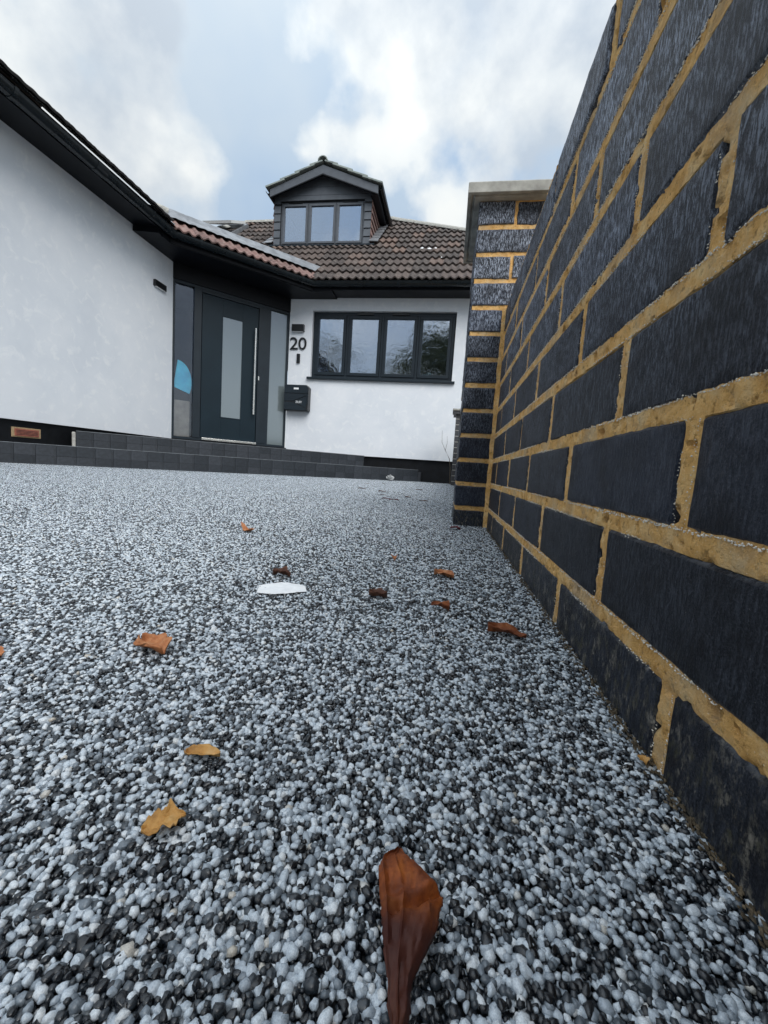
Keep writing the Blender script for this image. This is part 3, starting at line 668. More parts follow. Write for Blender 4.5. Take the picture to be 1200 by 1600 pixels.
box('mortar', (FX0+.004, FY0+.004, -.02), (FX1-.004, FY1-.004, .955), 'mortar_grey', fp)
box('brick_course', (FX0-.035, FY0-.035, .945), (FX1+.035, FY1+.035, .985), 'brick_small', fp)
box('capping', (FX0-.05, FY0-.05, .986), (FX1+.05, FY1+.05, 1.01), 'concrete', fp, bevel=.004)

# ================================================================== house
HX, DY = -3.88, 6.5            # left wing wall plane, main wall plane
K0 = -9.19                      # door wall: x - y = K0
CX, CYd = HX, HX-K0             # corner of left wing and door wall (-3.88, 5.31)
EX, EY = DY+K0, DY              # corner of door wall and main wall (-2.69, 6.5)
house = root('house', (-3, 7.5, 0), 'white rendered bungalow with black gutters, brown tiled roof and angled entrance', 'house')
SQ = math.sqrt(.5)
# main wall with window opening
def holed(m, fr, w_, z0, z1, hole, depth):
    a, b, c, d = hole
    us = [0, a, b, w_]; zs = [z0, c, d, z1]
    for i in range(3):
        for j in range(3):
            if i == 1 and j == 1: continue
            m.add([fr((us[i], 0, zs[j])), fr((us[i+1], 0, zs[j])), fr((us[i+1], 0, zs[j+1])), fr((us[i], 0, zs[j+1]))], [(0, 1, 2, 3)])
    for (p, q) in (((a, c), (b, c)), ((b, c), (b, d)), ((b, d), (a, d)), ((a, d), (a, c))):
        m.add([fr((p[0], 0, p[1])), fr((q[0], 0, q[1])), fr((q[0], -depth, q[1])), fr((p[0], -depth, p[1]))], [(0, 1, 2, 3)])
fm_ = frame((EX, DY, 0), (1, 0, 0), (0, -1, 0))
WX0, WX1, WZ0_, WZ1 = -2.314-EX, -.06-EX, 1.545, 2.575
m = MB(); holed(m, fm_, 6.3, .345, 2.95, (WX0, WX1, WZ0_, WZ1), .09)
m.add([fm_(p) for p in ((0, 0, .345), (6.3, 0, .345), (6.3, -.05, .345), (0, -.05, .345))], [(0, 1, 2, 3)])
m.build('wall', 'render', house)
m = MB(); m.add([(HX, .2, .375), (HX, CYd, .392), (HX, CYd, 2.95), (HX, .2, 2.95)], [(0, 1, 2, 3)])
m.add([(HX, .2, .375), (HX, CYd, .392), (HX-.05, CYd, .392), (HX-.05, .2, .375)], [(0, 1, 2, 3)])
m.add([(HX, CYd, .392), (HX-.15, CYd+.15, .392), (HX-.15, CYd+.15, 2.95), (HX, CYd, 2.95)], [(0, 1, 2, 3)])
m.add([(HX, .2, 0), (HX-6, .2, 0), (HX-6, .2, 2.95), (HX, .2, 2.95)], [(0, 1, 2, 3)])
m.build('wall', 'render', house)
m = MB(); m.box((HX-.2, .2, -.02), (HX-.04, CYd+.02, .40)); m.box((EX-.05, DY+.04, -.02), (EX+6.3, DY+.2, .36)); m.build('plinth', 'plinth', house)
# core that closes the building behind the faces (dark, unseen)
m = MB(); m.box((EX+.02, DY+3.4, 0), (EX+6.28, DY+3.5, 2.9)); m.box((EX+6.2, DY+.02, 0), (EX+6.29, DY+3.4, 2.9)); m.box((EX+.02, DY+.12, 0), (EX+6.2, DY+3.4, .05)); m.build('room_shell', 'inside', house)
# air brick
ab = MB(); 
box('air_brick_surround', (HX-.042, 3.19, .232), (HX-.034, 3.46, .322), 'buff', house, bevel=.003)
a_ = box('air_brick', (HX-.036, 3.215, .245), (HX-.026, 3.435, .31), 'terracotta', house)
for z in (.256, .268, .280, .292): box('slot', (HX-.028, 3.225, z), (HX-.0245, 3.425, z+.0045), 'black', a_)

# ---- window builder (u,z rectangle in a frame fr, v=0 at glass frame front)
def casement(parent, fr, u0, u1, z0, z1, n, glass, depth=.06, fw=.055, sw=.05, mat='anthracite', vents=()):
    m = MB(); pw = (u1-u0)/n
    m.box((u0, -depth, z0), (u1, 0, z0+fw), fr); m.box((u0, -depth, z1-fw), (u1, 0, z1), fr)
    m.box((u0, -depth, z0+fw), (u0+fw, 0, z1-fw), fr); m.box((u1-fw, -depth, z0+fw), (u1, 0, z1-fw), fr)
    for k in range(1, n): m.box((u0+k*pw-fw*.42, -depth, z0+fw), (u0+k*pw+fw*.42, 0, z1-fw), fr)
    f = m.build('window_frame', mat, parent, bevel=.003)
    for k in range(n):
        a, b = u0+k*pw+(fw if k == 0 else fw*.42)+.003, u0+(k+1)*pw-(fw if k == n-1 else fw*.42)-.003
        c, d = z0+fw+.003, z1-fw-.003
        s = MB(); t = .014
        s.box((a, -.03, c), (b, t, c+sw), fr); s.box((a, -.03, d-sw), (b, t, d), fr); s.box((a, -.03, c+sw), (a+sw, t, d-sw), fr); s.box((b-sw, -.03, c+sw), (b, t, d-sw), fr)
        s.build('sash', mat, parent, bevel=.003)
        p = MB(); p.box((a+sw-.004, -.016, c+sw-.004), (b-sw+.004, -.010, d-sw+.004), fr); p.build('pane', glass, parent, loc=fr(((a+b)/2, 0, c)))
        if k in vents:
            q = MB(); q.box(((a+b)/2-.13, 0, z1-fw+.008), ((a+b)/2+.13, .022, z1-.012), fr); q.build('trickle_vent', 'black', parent, bevel=.002)
    return f
win = addobj('main_window', MB().mesh('main_window', M['anthracite']), house, None)
win2 = win
fwin = frame((EX, DY+.055, 0), (1, 0, 0), (0, -1, 0))
casement(win, fwin, WX0+.006, WX1-.006, WZ0_+.006, WZ1-.006, 4, 'film', fw=.048, sw=.046, vents=(1, 2))
m = MB(); m.box((WX0-.045, -.02, WZ0_-.03), (WX1+.045, .045, WZ0_+.004), frame((EX, DY, 0), (1, 0, 0), (0, -1, 0))); m.build('window_sill', 'anthracite', win, bevel=.004)
# things seen in the room: blinds, blue wrap on the sill
for (a, b, z0, z1) in ((-2.13, -1.86, 1.62, 2.35), (-1.74, -1.25, 1.62, 2.2), (-1.18, -.82, 1.62, 2.45)):
    box('blind', (a, DY+.32, z0), (b, DY+.335, z1), 'blind', win)
box('room_wall', (EX+.1, DY+2.2, .4), (EX+2.7, DY+2.25, 2.9), 'inside', house)
box('room_ceiling', (EX+.1, DY+.14, 2.7), (EX+2.7, DY+2.2, 2.75), 'inside', house)
def lump(name, c, s, mat, label, cat, seed=0, group=None):
    m = MB(); r = random.Random(seed); nu, nv = 10, 7
    for j in range(nv+1):
        for i in range(nu):
            th = 2*math.pi*i/nu; ph = math.pi*j/nv; q = 1+.45*noise.noise(Vector((math.cos(th)*2+seed, math.sin(th)*2, ph*2)))+r.uniform(-.08, .08)
            m.v.append((c[0]+s[0]*math.sin(ph)*math.cos(th)*q, c[1]+s[1]*math.sin(ph)*math.sin(th)*q, c[2]+s[2]*(1-math.cos(ph))/2*q))
    for j in range(nv):
        for i in range(nu): m.f.append((j*nu+i, j*nu+(i+1) % nu, (j+1)*nu+(i+1) % nu, (j+1)*nu+i))
    o = m.build(name, mat, None, loc=c); return tag(o, label, cat, group)
lump('plastic_wrap', (-.45, DY+.14, 1.61), (.07, .03, .09), 'cyan', 'crumpled light blue wrap inside the rightmost window pane', 'wrap', 3)
lump('plastic_wrap', (-1.47, DY+.14, 1.61), (.09, .03, .05), 'cyan', 'small light blue wrap at the foot of the second window pane', 'wrap', 4)
m = MB(); m.box((-2.35, DY+.10, 1.50), (-.02, DY+.25, 1.60)); m.build('inner_sill', 'white_plastic', win)

# ---- entrance: frame, door, sidelights in the 45 degree wall
fd = frame((CX, CYd, 0), (1, 1, 0), (1, -1, 0)); DW = math.hypot(EX-CX, EY-CYd)
door = addobj('entrance', MB().mesh('entrance', M['door']), house, None)
zb, zt = .40, 2.54
m = MB()
m.box((.0, -.08, zb), (.03, .0, zt), fd); m.box((DW-.03, -.08, zb), (DW-.004, .0, zt), fd); m.box((.03, -.08, zt-.04), (DW-.03, 0, zt), fd); m.box((.03, -.08, zb), (DW-.03, 0, zb+.035), fd)
for u in (.262, .372-.0, 1.178, 1.262+.10): pass
m.box((.27, -.08, zb+.035), (.37, .008, zt-.04), fd); m.box((1.19, -.08, zb+.035), (1.375, .004, zt-.04), fd)
m.box((.37, -.08, zt-.075), (1.19, .006, zt-.04), fd)
m.build('door_frame', 'anthracite', door, bevel=.003)
lf = MB(); lz0, lz1, la, lb = zb+.045, zt-.08, .378, 1.182; ga, gb, gz0, gz1 = .66, .945, .775, 2.215
lf.box((la, -.06, lz0), (ga, -.004, lz1), fd); lf.box((gb, -.06, lz0), (lb, -.004, lz1), fd); lf.box((ga, -.06, lz0), (gb, -.004, gz0), fd); lf.box((ga, -.06, gz1), (gb, -.004, lz1), fd)
lf.build('door_leaf', 'door', door, bevel=.002)
m = MB(); m.box((ga, -.03, gz0), (gb, -.012, gz1), fd); m.build('door_glass', 'frosted', door)
m = MB()
for (a, b, c, d) in ((ga-.012, ga, gz0-.012, gz1+.012), (gb, gb+.012, gz0-.012, gz1+.012), (ga, gb, gz0-.012, gz0), (ga, gb, gz1, gz1+.012)): m.box((a, -.004, c), (b, 0.0015, d), fd)
m.build('glass_bead', 'door', door)
m = MB(); m.tube([fd((1.125, .06, .865)), fd((1.125, .06, 2.145))], .0155, 14); m.build('pull_handle', 'steel', door, smooth=True)
for z in (1.02, 1.99):
    m = MB(); m.tube([fd((1.125, -.004, z)), fd((1.125, .055, z))], .009, 8); m.build('handle_fixing', 'black', door, smooth=True)
m = MB(); m.box((1.196, .008, 1.40), (1.214, .014, 1.46), fd); m.build('keyhole_cover', 'steel', door, bevel=.002)
m = MB(); m.box((.39, -.02, zb+.01), (1.19, .035, zb+.042), fd); m.build('threshold', 'steel', door, bevel=.003)
m = MB(); m.box((0, -.1, zb-.03), (DW+.0, .05, zb), fd); m.build('doorstep_slab', 'soffit', door)
m = MB(); m.box((.03, -.04, zb+.035), (.27, -.032, zt-.04), fd); m.build('sidelight_pane', 'sideglass', door)
m = MB(); m.box((1.375, -.04, zb+.035), (DW-.03, -.032, zt-.04), fd); m.build('sidelight_pane', 'frosted', door)
m = MB(); m.box((-.0, -.1, zt+.002), (DW, .012, 2.755), fd); m.build('header_panel', 'soffit', house)
# hallway behind the clear sidelight
m = MB(); m.box((.02, -1.3, zb), (DW-.02, -1.25, zt), fd); m.box((.02, -1.25, zb-.02), (DW, -.1, zb), fd); m.box((-.0, -1.25, zb), (.02, -.1, zt), fd); m.box((DW-.1, -1.25, zb), (DW-.05, -.1, zt), fd); m.box((.0, -1.25, zt), (DW, -.1, zt+.03), fd)
m.build('hall_shell', 'inside', house)
m = MB(); P = []
for i in range(15): t = i/14*math.pi*.62+.15; P.append(fd((.03+.235*math.sin(t)**.8, -.10, 1.20+.30*math.cos(t))))
P.append(fd((.03, -.10, 1.12))); m.prism(P, fd((0, .03, 0))-fd((0, 0, 0)))
um = m.build('blue_panel', 'cyan', None, loc=fd((.1, -.18, zb))); tag(um, 'bright blue rounded panel seen through the clear sidelight left of the door', 'panel')
bx_ = MB(); bx_.box((.045, -.22, zb+.002), (.255, -.12, .95), fd); bb = bx_.build('storage_board', 'beige', None, loc=fd((.15, -.2, zb)), bevel=.006); tag(bb, 'pale beige board standing behind the clear sidelight by the door', 'board')

# ---- eaves, soffits, fascia, gutter
ZS, ZF = 2.80, 2.90
GL = [Vector((-3.52, .2, 0)), Vector((-3.52, 4.83, 0)), Vector((-2.20, 6.15, 0)), Vector((3.9, 6.15, 0))]
FL = [Vector((-3.60, .2, 0)), Vector((-3.60, 4.86, 0)), Vector((-2.24, 6.22, 0)), Vector((3.8, 6.22, 0))]
def path(pl, z): return [Vector((p.x, p.y, z)) for p in pl]
m = MB()
m.add([(HX-.02, .2, 2.815), (-3.60, .2, 2.815), (-3.60, 4.86, 2.815), (HX-.02, 4.58, 2.815)], [(0, 1, 2, 3)])
m.add([(-1.93, 6.22, 2.765), (3.8, 6.22, 2.765), (3.8, 6.52, 2.765), (-1.93, 6.52, 2.765)], [(0, 1, 2, 3)])
m.prism([(HX-.02, 4.58, 2.745), (-3.59, 4.64, 2.745), (-3.59, 4.83, 2.745), (-2.2, 6.20, 2.745), (-1.93, 6.20, 2.745), (-1.93, 6.52, 2.745), (EX, 6.55, 2.745), (CX-.05, CYd+.05, 2.745)], (0, 0, .085))
m.build('soffit', 'soffit', house)
m = MB(); m.sweep([(0, 2.80), (.018, 2.80), (.018, 2.955), (0, 2.955)], [FL[0], FL[1]]); m.sweep([(0, 2.735), (.018, 2.735), (.018, 2.955), (0, 2.955)], [Vector((-3.60, 4.70, 0)), FL[1], FL[2], Vector((-1.92, 6.22, 0))]); m.sweep([(0, 2.757), (.018, 2.757), (.018, 2.95), (0, 2.95)], [Vector((-1.92, 6.22, 0)), FL[3]])
m.box((-1.955, 6.196, 2.725), (-1.92, 6.222, 2.775))
m.build('fascia', 'soffit', house)
gp = [(.056*math.cos(t), .056*math.sin(t)) for t in [math.pi+math.pi*i/10 for i in range(11)]]
gp = [(-.056, .010)]+[(a, b) for a, b in gp]+[(.058, .010), (.061, .008), (.058, .002)] 
inner = [(.052, 0)]+[(.052*math.cos(t), .052*math.sin(t)) for t in [2*math.pi-math.pi*i/10 for i in range(11)]]+[(-.052, .008)]
m = MB(); m.sweep([(a, b+2.838) for a, b in gp+inner], GL); m.build('gutter', 'gutter', house, smooth=True)
def collar(p, d, wd):
    q = MB(); d = Vector(d).normalized(); pr = [(.061*math.cos(t), .061*math.sin(t)+2.838) for t in [math.pi+math.pi*i/10 for i in range(11)]]+[(.064, 2.851), (.052, 2.843), (-.052, 2.843), (-.061, 2.851)]
    p = Vector(p); q.sweep(pr, [p-d*wd/2, p+d*wd/2]); q.build('gutter_joint', 'gutter', house, smooth=True)
for y in (2.93, ): collar((-3.52, y, 0), (0, 1, 0), .03)
collar((-3.52, 3.72, 0), (0, 1, 0), .10); collar((-3.52, 3.78, 0), (0, 1, 0), .02); collar((-3.52, 4.42, 0), (0, 1, 0), .025); collar((-3.52, 4.72, 0), (0, 1, 0), .03)
for t in (.16, .52, .9): p = GL[1].lerp(GL[2], t); collar(p, (1, 1, 0), .03)
for x in (-1.95, -.92, .02): collar((x, 6.15, 0), (1, 0, 0), .03)

# ---- roof tiles
TW, TG = .224, .34
def tile_mesh(seed, w_=TW, ln=.375, waves=2, amp=.018, th=.019):
    m = MB(); n = waves*7; r = random.Random(seed)
    def pz(t): 
        c = math.sin(t*waves*2*math.pi)
        return amp*(c if c > 0 else c*.55)
    top = [(t*w_/n-w_/2, pz(t/n)) for t in range(n+1)]
    for (y, dz) in ((0, -.004), (.012, 0), (ln, 0)):
        for x, z in top: m.v.append((x, y, z+dz+th+r.uniform(-.0008, .0008)))
    for x, z in top: m.v.append((x, 0, z-.002))
    for x, z in top: m.v.append((x, ln, z))
    k = n+1
    for i in range(n):
        m.f += [(i, i+1, k+i+1, k+i), (k+i, k+i+1, 2*k+i+1, 2*k+i), (3*k+i, 3*k+i+1, i+1, i), (3*k+i, 4*k+i, 4*k+i+1, 3*k+i+1)]
    m.f += [(0, k, 2*k, 4*k, 3*k), (n, 3*k+n, 4*k+n, 2*k+n, k+n)]
    return m
P40 = R(40); c40, s40, T40 = math.cos(P40), math.sin(P40), math.tan(P40)
TILT = .034
def roof_frame(o, ux, inward, pitch=P40):
    o = Vector(o); ux = Vector(ux).normalized(); iv = Vector(inward).normalized(); us = iv*math.cos(pitch)+Vector((0, 0, math.sin(pitch))); nn = ux.cross(us)
    if nn.z < 0: nn = -nn
    return o, ux, us, nn
def lay_tiles(parent, rf, cols, rows, keep, mat, part_rows, seed, variants=4, amp=.018, tilt=TILT):
    o, ux, us, nn = rf; r = random.Random(seed)
    ms_ = [tile_mesh(seed*10+i, amp=amp) for i in range(variants)]
    meshes = [t.mesh('tile', M[mat], True) for t in ms_]
    far = MB(); tints = []
    rotm = Matrix((ux, us, nn)).transposed()
    if rotm.determinant() < 0: rotm = Matrix((-ux, us, nn)).transposed()
    for j in rows:
        for i in cols:
            u, s = (i+.5)*TW, j*TG-.03
            c = o+ux*u+us*s
            if not keep(u, s+.15): continue
            rot = rotm @ Matrix.Rotation(-tilt/.35, 3, 'X') @ Matrix.Rotation(r.uniform(-.008, .008), 3, 'Z')
            c = c+nn*(.006+.012+r.uniform(-.002, .002))
            if j in part_rows:
                ob = addobj('tile', meshes[r.randrange(variants)], parent, c, rot.to_euler())
            else:
                k = r.randrange(variants); t = ms_[k]
                far.add([c+rot@Vector(v) for v in t.v], t.f); tints += [r.random()]*len(t.v)
    if far.v:
        ob = far.build('far_tile', mat, parent, smooth=True, kind='stuff')
        a = ob.data.attributes.new('tint', 'FLOAT', 'POINT'); a.data.foreach_set('value', tints)
# main roof, front slope
ZM = 2.862
rf_main = roof_frame((-6.6, 6.10, ZM), (1, 0, 0), (0, 1, 0))
RIDGE_Y, RIDGE_Z = 9.08, ZM+(9.08-6.10)*T40
SM = (RIDGE_Y-6.10)/c40
def in_main(u, s):
    x, y = -6.6+u, 6.10+s*c40
    if x < -5.3+(y-8.8)*1.0 - .0: 
        if y > 8.8-(-5.3-x): pass
    if x < -4.85-(9.08-y)*1.0: return False
    if x > -1.56+(9.08-y)*1.77: return False
    if s > SM-.02: return False
    if -3.42 < x < -1.76 and 7.72 < y < 8.6: return False
    if x+0 < -3.2 and y < 6.9: return False
    if abs(x+4.93) < .30 and 8.24 < y < 8.86: return False
    return True
roof = addobj('main_roof', MB().mesh('main_roof', M['tile']), house, None)
roof = house_roof = roof
m = MB()
e = lambda x, y: (x, y, ZM-.015+(y-6.10)*T40)
m.add([e(-7.83, 6.1), e(3.7, 6.1), e(-1.56, 9.08), e(-4.85, 9.08)], [(0, 1, 2, 3)])
m.add([e(3.7, 6.1), (3.7, 12.0, 2.89), (-1.56, 9.08, e(0, 9.08)[2])], [(0, 1, 2)])
m.add([(-7.83, 6.1, 2.89), (-4.85, 9.08, e(0, 9.08)[2]), (-7.83, 12.06, 2.89)], [(0, 1, 2)])
m.add([(-4.85, 9.08, e(0, 9.08)[2]), (-1.56, 9.08, e(0, 9.08)[2]), (3.7, 12.0, 2.89), (-7.83, 12.06, 2.89)], [(0, 1, 2, 3)])
m.build('roof_deck', 'tile', roof)
lay_tiles(roof, rf_main, range(6, 34), range(0, 12), lambda u, s: in_main(u, s) and u-6.6 < .75, 'tile', range(0, 8), 3)
lay_tiles(roof, rf_main, range(33, 46), range(0, 12), lambda u, s: in_main(u, s) and u-6.6 >= .75, 'tile', [], 4)
def caps(parent, a, b, rad, mat, name='ridge_tile', ln=.42, mort=True):
    a, b = Vector(a), Vector(b); n = max(1, int((b-a).length/ln)); d = (b-a)/n; ax = d.normalized(); sd_ = Vector((0, 0, 1)).cross(ax).normalized(); upn = ax.cross(sd_)
    if upn.z < 0: upn = -upn
    for k in range(n):
        m = MB(); p0, p1 = a+d*k, a+d*(k+1.04); rr0, rr1 = rad*rng.uniform(.97, 1.04)*1.03, rad
        A = [math.pi*i/8 for i in range(9)]
        for (p, q) in ((p0, rr0), (p1, rr1)):
            for t in A: m.v.append(tuple(p+sd_*q*math.cos(t)+upn*q*math.sin(t)*.85))
            for t in A: m.v.append(tuple(p+sd_*(q-.015)*math.cos(t)+upn*(q-.015)*math.sin(t)*.85))
        for i in range(8): m.f += [(i, i+1, 18+i+1, 18+i), (9+i, 27+i, 27+i+1, 9+i+1), (i, 9+i, 9+i+1, i+1), (18+i, 18+i+1, 27+i+1, 27+i)]
        m.build(name, mat, parent, loc=p0, smooth=True)
zr = RIDGE_Z-.02
caps(roof, (-4.85, 9.08, zr), (-1.56, 9.08, zr), .10, 'concrete')
caps(roof, (-1.56, 9.08, zr), (.5, 9.08-2.06/1.77, zr-2.06/1.77*T40), .09, 'concrete', 'hip_tile')
caps(roof, (.5, 9.08-2.06/1.77, zr-2.06/1.77*T40), (3.65, 6.15, 2.92), .09, 'concrete', 'hip_tile')
caps(roof, (-4.85, 9.08, zr), (-6.3, 7.63, zr-1.45*T40), .09, 'concrete', 'hip_tile')
# torn white flecks (bird mess) on one tile row
for (x, y, s) in ((-.72, 7.15, .028), (-.60, 7.12, .036), (-.50, 7.14, .024), (-.37, 6.72, .014)):
    m = MB(); c = Vector((x, y, ZM+(y-6.10)*T40+.075)); n_ = 9
    for i in range(n_): t = 2*math.pi*i/n_; q = s*rng.uniform(.6, 1.2); m.v.append(tuple(c+Vector((q*math.cos(t), q*math.sin(t)*c40, q*math.sin(t)*s40))))
    m.v.append(tuple(c+Vector((0, -.01, .012)))); m.f = [(i, (i+1) % n_, n_) for i in range(n_)]
    m.build('white_stain', 'paper', roof)
# roof window on the left
sk = addobj('roof_window', MB().mesh('roof_window', M['lead']), house, None)
o_, ux_, us_, nn_ = roof_frame((-5.28, 8.20, ZM+(8.20-6.10)*T40), (1, 0, 0), (0, 1, 0))
fs = lambda p: o_+ux_*p[0]+us_*p[2]+nn_*p[1]
m = MB(); m.box((0, .0, 0), (.62, .07, .05), fs); m.box((0, 0, .75), (.62, .07, .8), fs); m.box((0, 0, .05), (.05, .07, .75), fs); m.box((.57, 0, .05), (.62, .07, .75), fs); m.build('frame', 'lead', sk)
us2 = (us_*math.cos(R(12))-nn_*math.sin(R(12))).normalized(); nn2 = ux_.cross(us2)
fs2 = lambda p: o_+nn_*.10+us_*.14+nn_*.10+ux_*p[0]+us2*(p[2]-.1)*.8+nn2*p[1]
m = MB(); m.box((0, .0, 0), (.62, .05, .06), fs2); m.box((0, 0, .72), (.62, .05, .78), fs2); m.box((0, 0, .06), (.06, .05, .72), fs2); m.box((.56, 0, .06), (.62, .05, .72), fs2); m.build('sash', 'white_plastic', sk)
m = MB(); m.box((.05, .02, .05), (.57, .03, .73), fs2); m.build('pane', 'white_plastic', sk)

# left wing roof
wing = addobj('wing_roof', MB().mesh('wing_roof', M['tile']), house, None)
XR = -3.46
m = MB(); PW = R(38.6); f_ = lambda x, y: (x, y, 2.895+(XR-x)*math.tan(PW)-.012)
m.add([f_(XR, .2), f_(XR, 4.9), f_(XR-1.2, 5.9), f_(-6.5, 5.9), f_(-6.5, .2)], [(0, 1, 2, 3, 4)])
m.add([f_(-6.5, .2), f_(-6.5, 5.9), (-9.5, 5.9, 2.9), (-9.5, .2, 2.9)], [(0, 1, 2, 3)])
m.add([f_(XR, .2), (-9.5, .2, 2.9), f_(-6.5, .2)], [(0, 1, 2)])
m.build('roof_deck', 'tile', wing)
rf_w = roof_frame((XR, .2, 2.895), (0, 1, 0), (-1, 0, 0), PW)
lay_tiles(wing, rf_w, range(0, 24), range(0, 12), lambda u, s: (s*c40 < 3.02) and (.2+u < 4.74+max(0, s*c40)*.55), 'tile_dark', range(0, 3), 6, amp=.004)
caps(wing, (-6.56, .2, f_(-6.5, 0)[2]-.07), (-6.56, 5.6, f_(-6.5, 0)[2]-.07), .09, 'tile_dark')
# polished edge strip of the eaves tray between gutter and tiles
m = MB(); m.box((XR-.012, .2, 2.884), (XR+.012, 4.74, 2.892)); m.build('eaves_tray', 'steel', wing)
# diagonal roof above the entrance
diag = addobj('porch_roof', MB().mesh('porch_roof', M['tile_pink']), house, None)
KD = -8.30
o0 = Vector((-3.52+.03, 4.83-.03, 2.905)); o0 = Vector((-3.49, -3.49-KD, 2.865))
rf_d = roof_frame(o0, (1, 1, 0), (-1, 1, 0))
LD = math.hypot(1.36, 1.36)
lay_tiles(diag, rf_d, range(-1, 9), range(0, 2), lambda u, s: -.16 < u-.03 and u < LD+.02 and s < .36, 'tile_pink', range(0, 2), 8)
o_d, ux_d, us_d, nn_d = rf_d
fq = lambda u, s, n_: o_d+ux_d*u+us_d*s+nn_d*n_
m = MB()
m.add([fq(-.3, -.02, -.008), fq(LD+.2, -.02, -.008), fq(LD+.3, .7, -.008), fq(-.5, .7, -.008)], [(0, 1, 2, 3)])
m.build('roof_deck', 'tile_pink', diag)
# lead: draped strip with laps
m = MB(); nu = 60
pr = [(.29, .050), (.33, .052), (.40, .054), (.47, .060), (.51, .074), (.55, .068), (.58, .02), (.66, -.10)]
for i in range(nu+1):
    u = -.16+(LD+.36)*i/nu; wob = .006*noise.noise(Vector((u*9, 0, 0)))+.004*math.sin(u*57)
    for (s, n_) in pr: m.v.append(tuple(fq(u, s+.012*noise.noise(Vector((u*6, s*3, 2))), n_+(wob if s < .5 else wob*.3))))
for i in range(nu):
    for k in range(len(pr)-1): a = i*len(pr)+k; m.f.append((a, a+1, a+len(pr)+1, a+len(pr)))
m.build('lead_flashing', 'lead', diag, smooth=True)
m = MB(); m.tube([fq(-.22, .48, .01), fq(-.03, .46, .02)], [.085, .07], 12); m.build('ridge_end_cap', 'concrete', diag, smooth=True)

# ---- dormer
dor = addobj('dormer', MB().mesh('dormer', M['shiplap']), house, None)
DX0, DX1, DF, DZ0, DZE = -3.50, -1.70, 7.55, 4.09, 4.93
fdm = frame((DX0, DF, 0), (1, 0, 0), (0, -1, 0)); dw = DX1-DX0
wx0, wx1, wz0, wz1 = .125, dw-.125, DZ0+.012, 4.835
# front boards: pilasters of overlapping boards, horizontal boards above
z = DZ0
while z < wz1-.02:
    for (a, b) in ((0, wx0-.005), (wx1+.005, dw)):
        q = MB(); q.prism([(a, .0, z), (a, .022, z), (a, .008, z+.128), (a, 0, z+.128)], (b-a, 0, 0), fdm); q.build('cladding_board', 'shiplap', dor)
    z += .138 if z < 4.6 else .16
ap = (dw/2+.04, 5.30)
def gab(z): return max(0, dw/2-max(0, (z-DZE))/((ap[1]-DZE)/(dw/2)))
for (z0, z1) in ((wz1+.012, 4.925), (4.93, 5.06), (5.065, 5.18), (5.185, 5.285)):
    h0, h1 = gab(z0), gab(z1)
    q = MB(); q.prism([(dw/2-h0, 0, z0), (dw/2+h0, 0, z0), (dw/2+h1, 0, z1), (dw/2-h1, 0, z1)] if h1 > .01 else [(dw/2-h0, 0, z0), (dw/2+h0, 0, z0), (dw/2, 0, z1)], (0, .02, 0), fdm); q.build('cladding_board', 'shiplap', dor)
m = MB(); m.box((0, -.03, DZ0), (wx0, -.0, wz1), fdm); m.box((wx1, -.03, DZ0), (dw, 0, wz1), fdm); m.prism([(0, -.03, wz1), (dw, -.03, wz1), (dw, -.03, DZE), (dw/2, -.03, ap[1]), (0, -.03, DZE)], (0, .028, 0), fdm); m.build('backing', 'black', dor)
casement(dor, frame((DX0, DF+.02, 0), (1, 0, 0), (0, -1, 0)), wx0, wx1, wz0, wz1, 3, 'glass', fw=.028, sw=.036, mat='shiplap', vents=(0, 2))
m = MB(); m.box((-.02, -.02, DZ0-.035), (dw+.02, .05, DZ0-.002), fdm); m.build('dormer_sill', 'anthracite', dor)
m = MB(); m.box((wx0-.01, -.8, wz0), (wx1+.01, -.75, wz1), fdm); m.box((wx0, -.75, wz0-.02), (wx1, -.1, wz0), fdm); m.box((wx0, -.75, wz1), (wx1, -.1, wz1+.02), fdm); m.build('room_shell', 'inside', dor)
# cheeks: tile hung rows, clipped by the roof slope
for X_, sg in ((DX1, 1), (DX0, -1)):
    z = 4.14
    while z < 4.90:
        yb = 6.10+(z-2.905)/T40; yt = 6.10+(z+.10-2.905)/T40
        q = MB(); z1 = min(z+.112, 4.95)
        q.prism([(X_+sg*.028, DF, z), (X_+sg*.028, yb+.05, z), (X_+sg*.006, yt+.05, z1), (X_+sg*.006, DF, z1)], (-sg*.02, 0, 0)); q.build('cheek_board', 'tile_pink', dor)
        z += .118
# barge boards and soffit
OV = .12; YF = DF-.16
bl, br, apx, zb_ = -3.53, -1.57, -2.565, 4.985
for (x0, x1) in ((bl, apx), (br, apx)):
    q = MB(); za, zc_ = zb_-.02, 5.36
    q.prism([(x0, YF, za-.13), (x0, YF, za), (x1, YF, zc_-.03), (x1, YF, zc_-.17)], (0, .025, 0)); q.build('barge_board', 'shiplap', dor, bevel=.002)
    q = MB(); q.prism([(x0, YF-.004, za-.145), (x0, YF-.004, za-.13), (x1, YF-.004, zc_-.17), (x1, YF-.004, zc_-.19)], (0, .03, 0)); q.build('barge_trim', 'soffit', dor)
    q = MB(); q.prism([(x0, YF+.03, za-.01), (x1, YF+.03, zc_-.05), (x1, YF+.03, zc_-.03), (x0, YF+.03, za+.01)], (0, 1.9, 0)); q.build('roof_deck', 'soffit', dor)
    q = MB(); q.box((min(x0, x0+(.0)), YF+.026, 4.85), (max(x0, x0)+.02 if x0 < apx else x0+.001, DF+1.1, 4.98)); q.build('eaves_board', 'soffit', dor)
q = MB(); q.box((bl, YF+.03, 4.835), (DX0, DF+1.1, 4.85)); q.box((DX1, YF+.03, 4.835), (br, DF+1.1, 4.85)); q.build('soffit', 'soffit', dor)
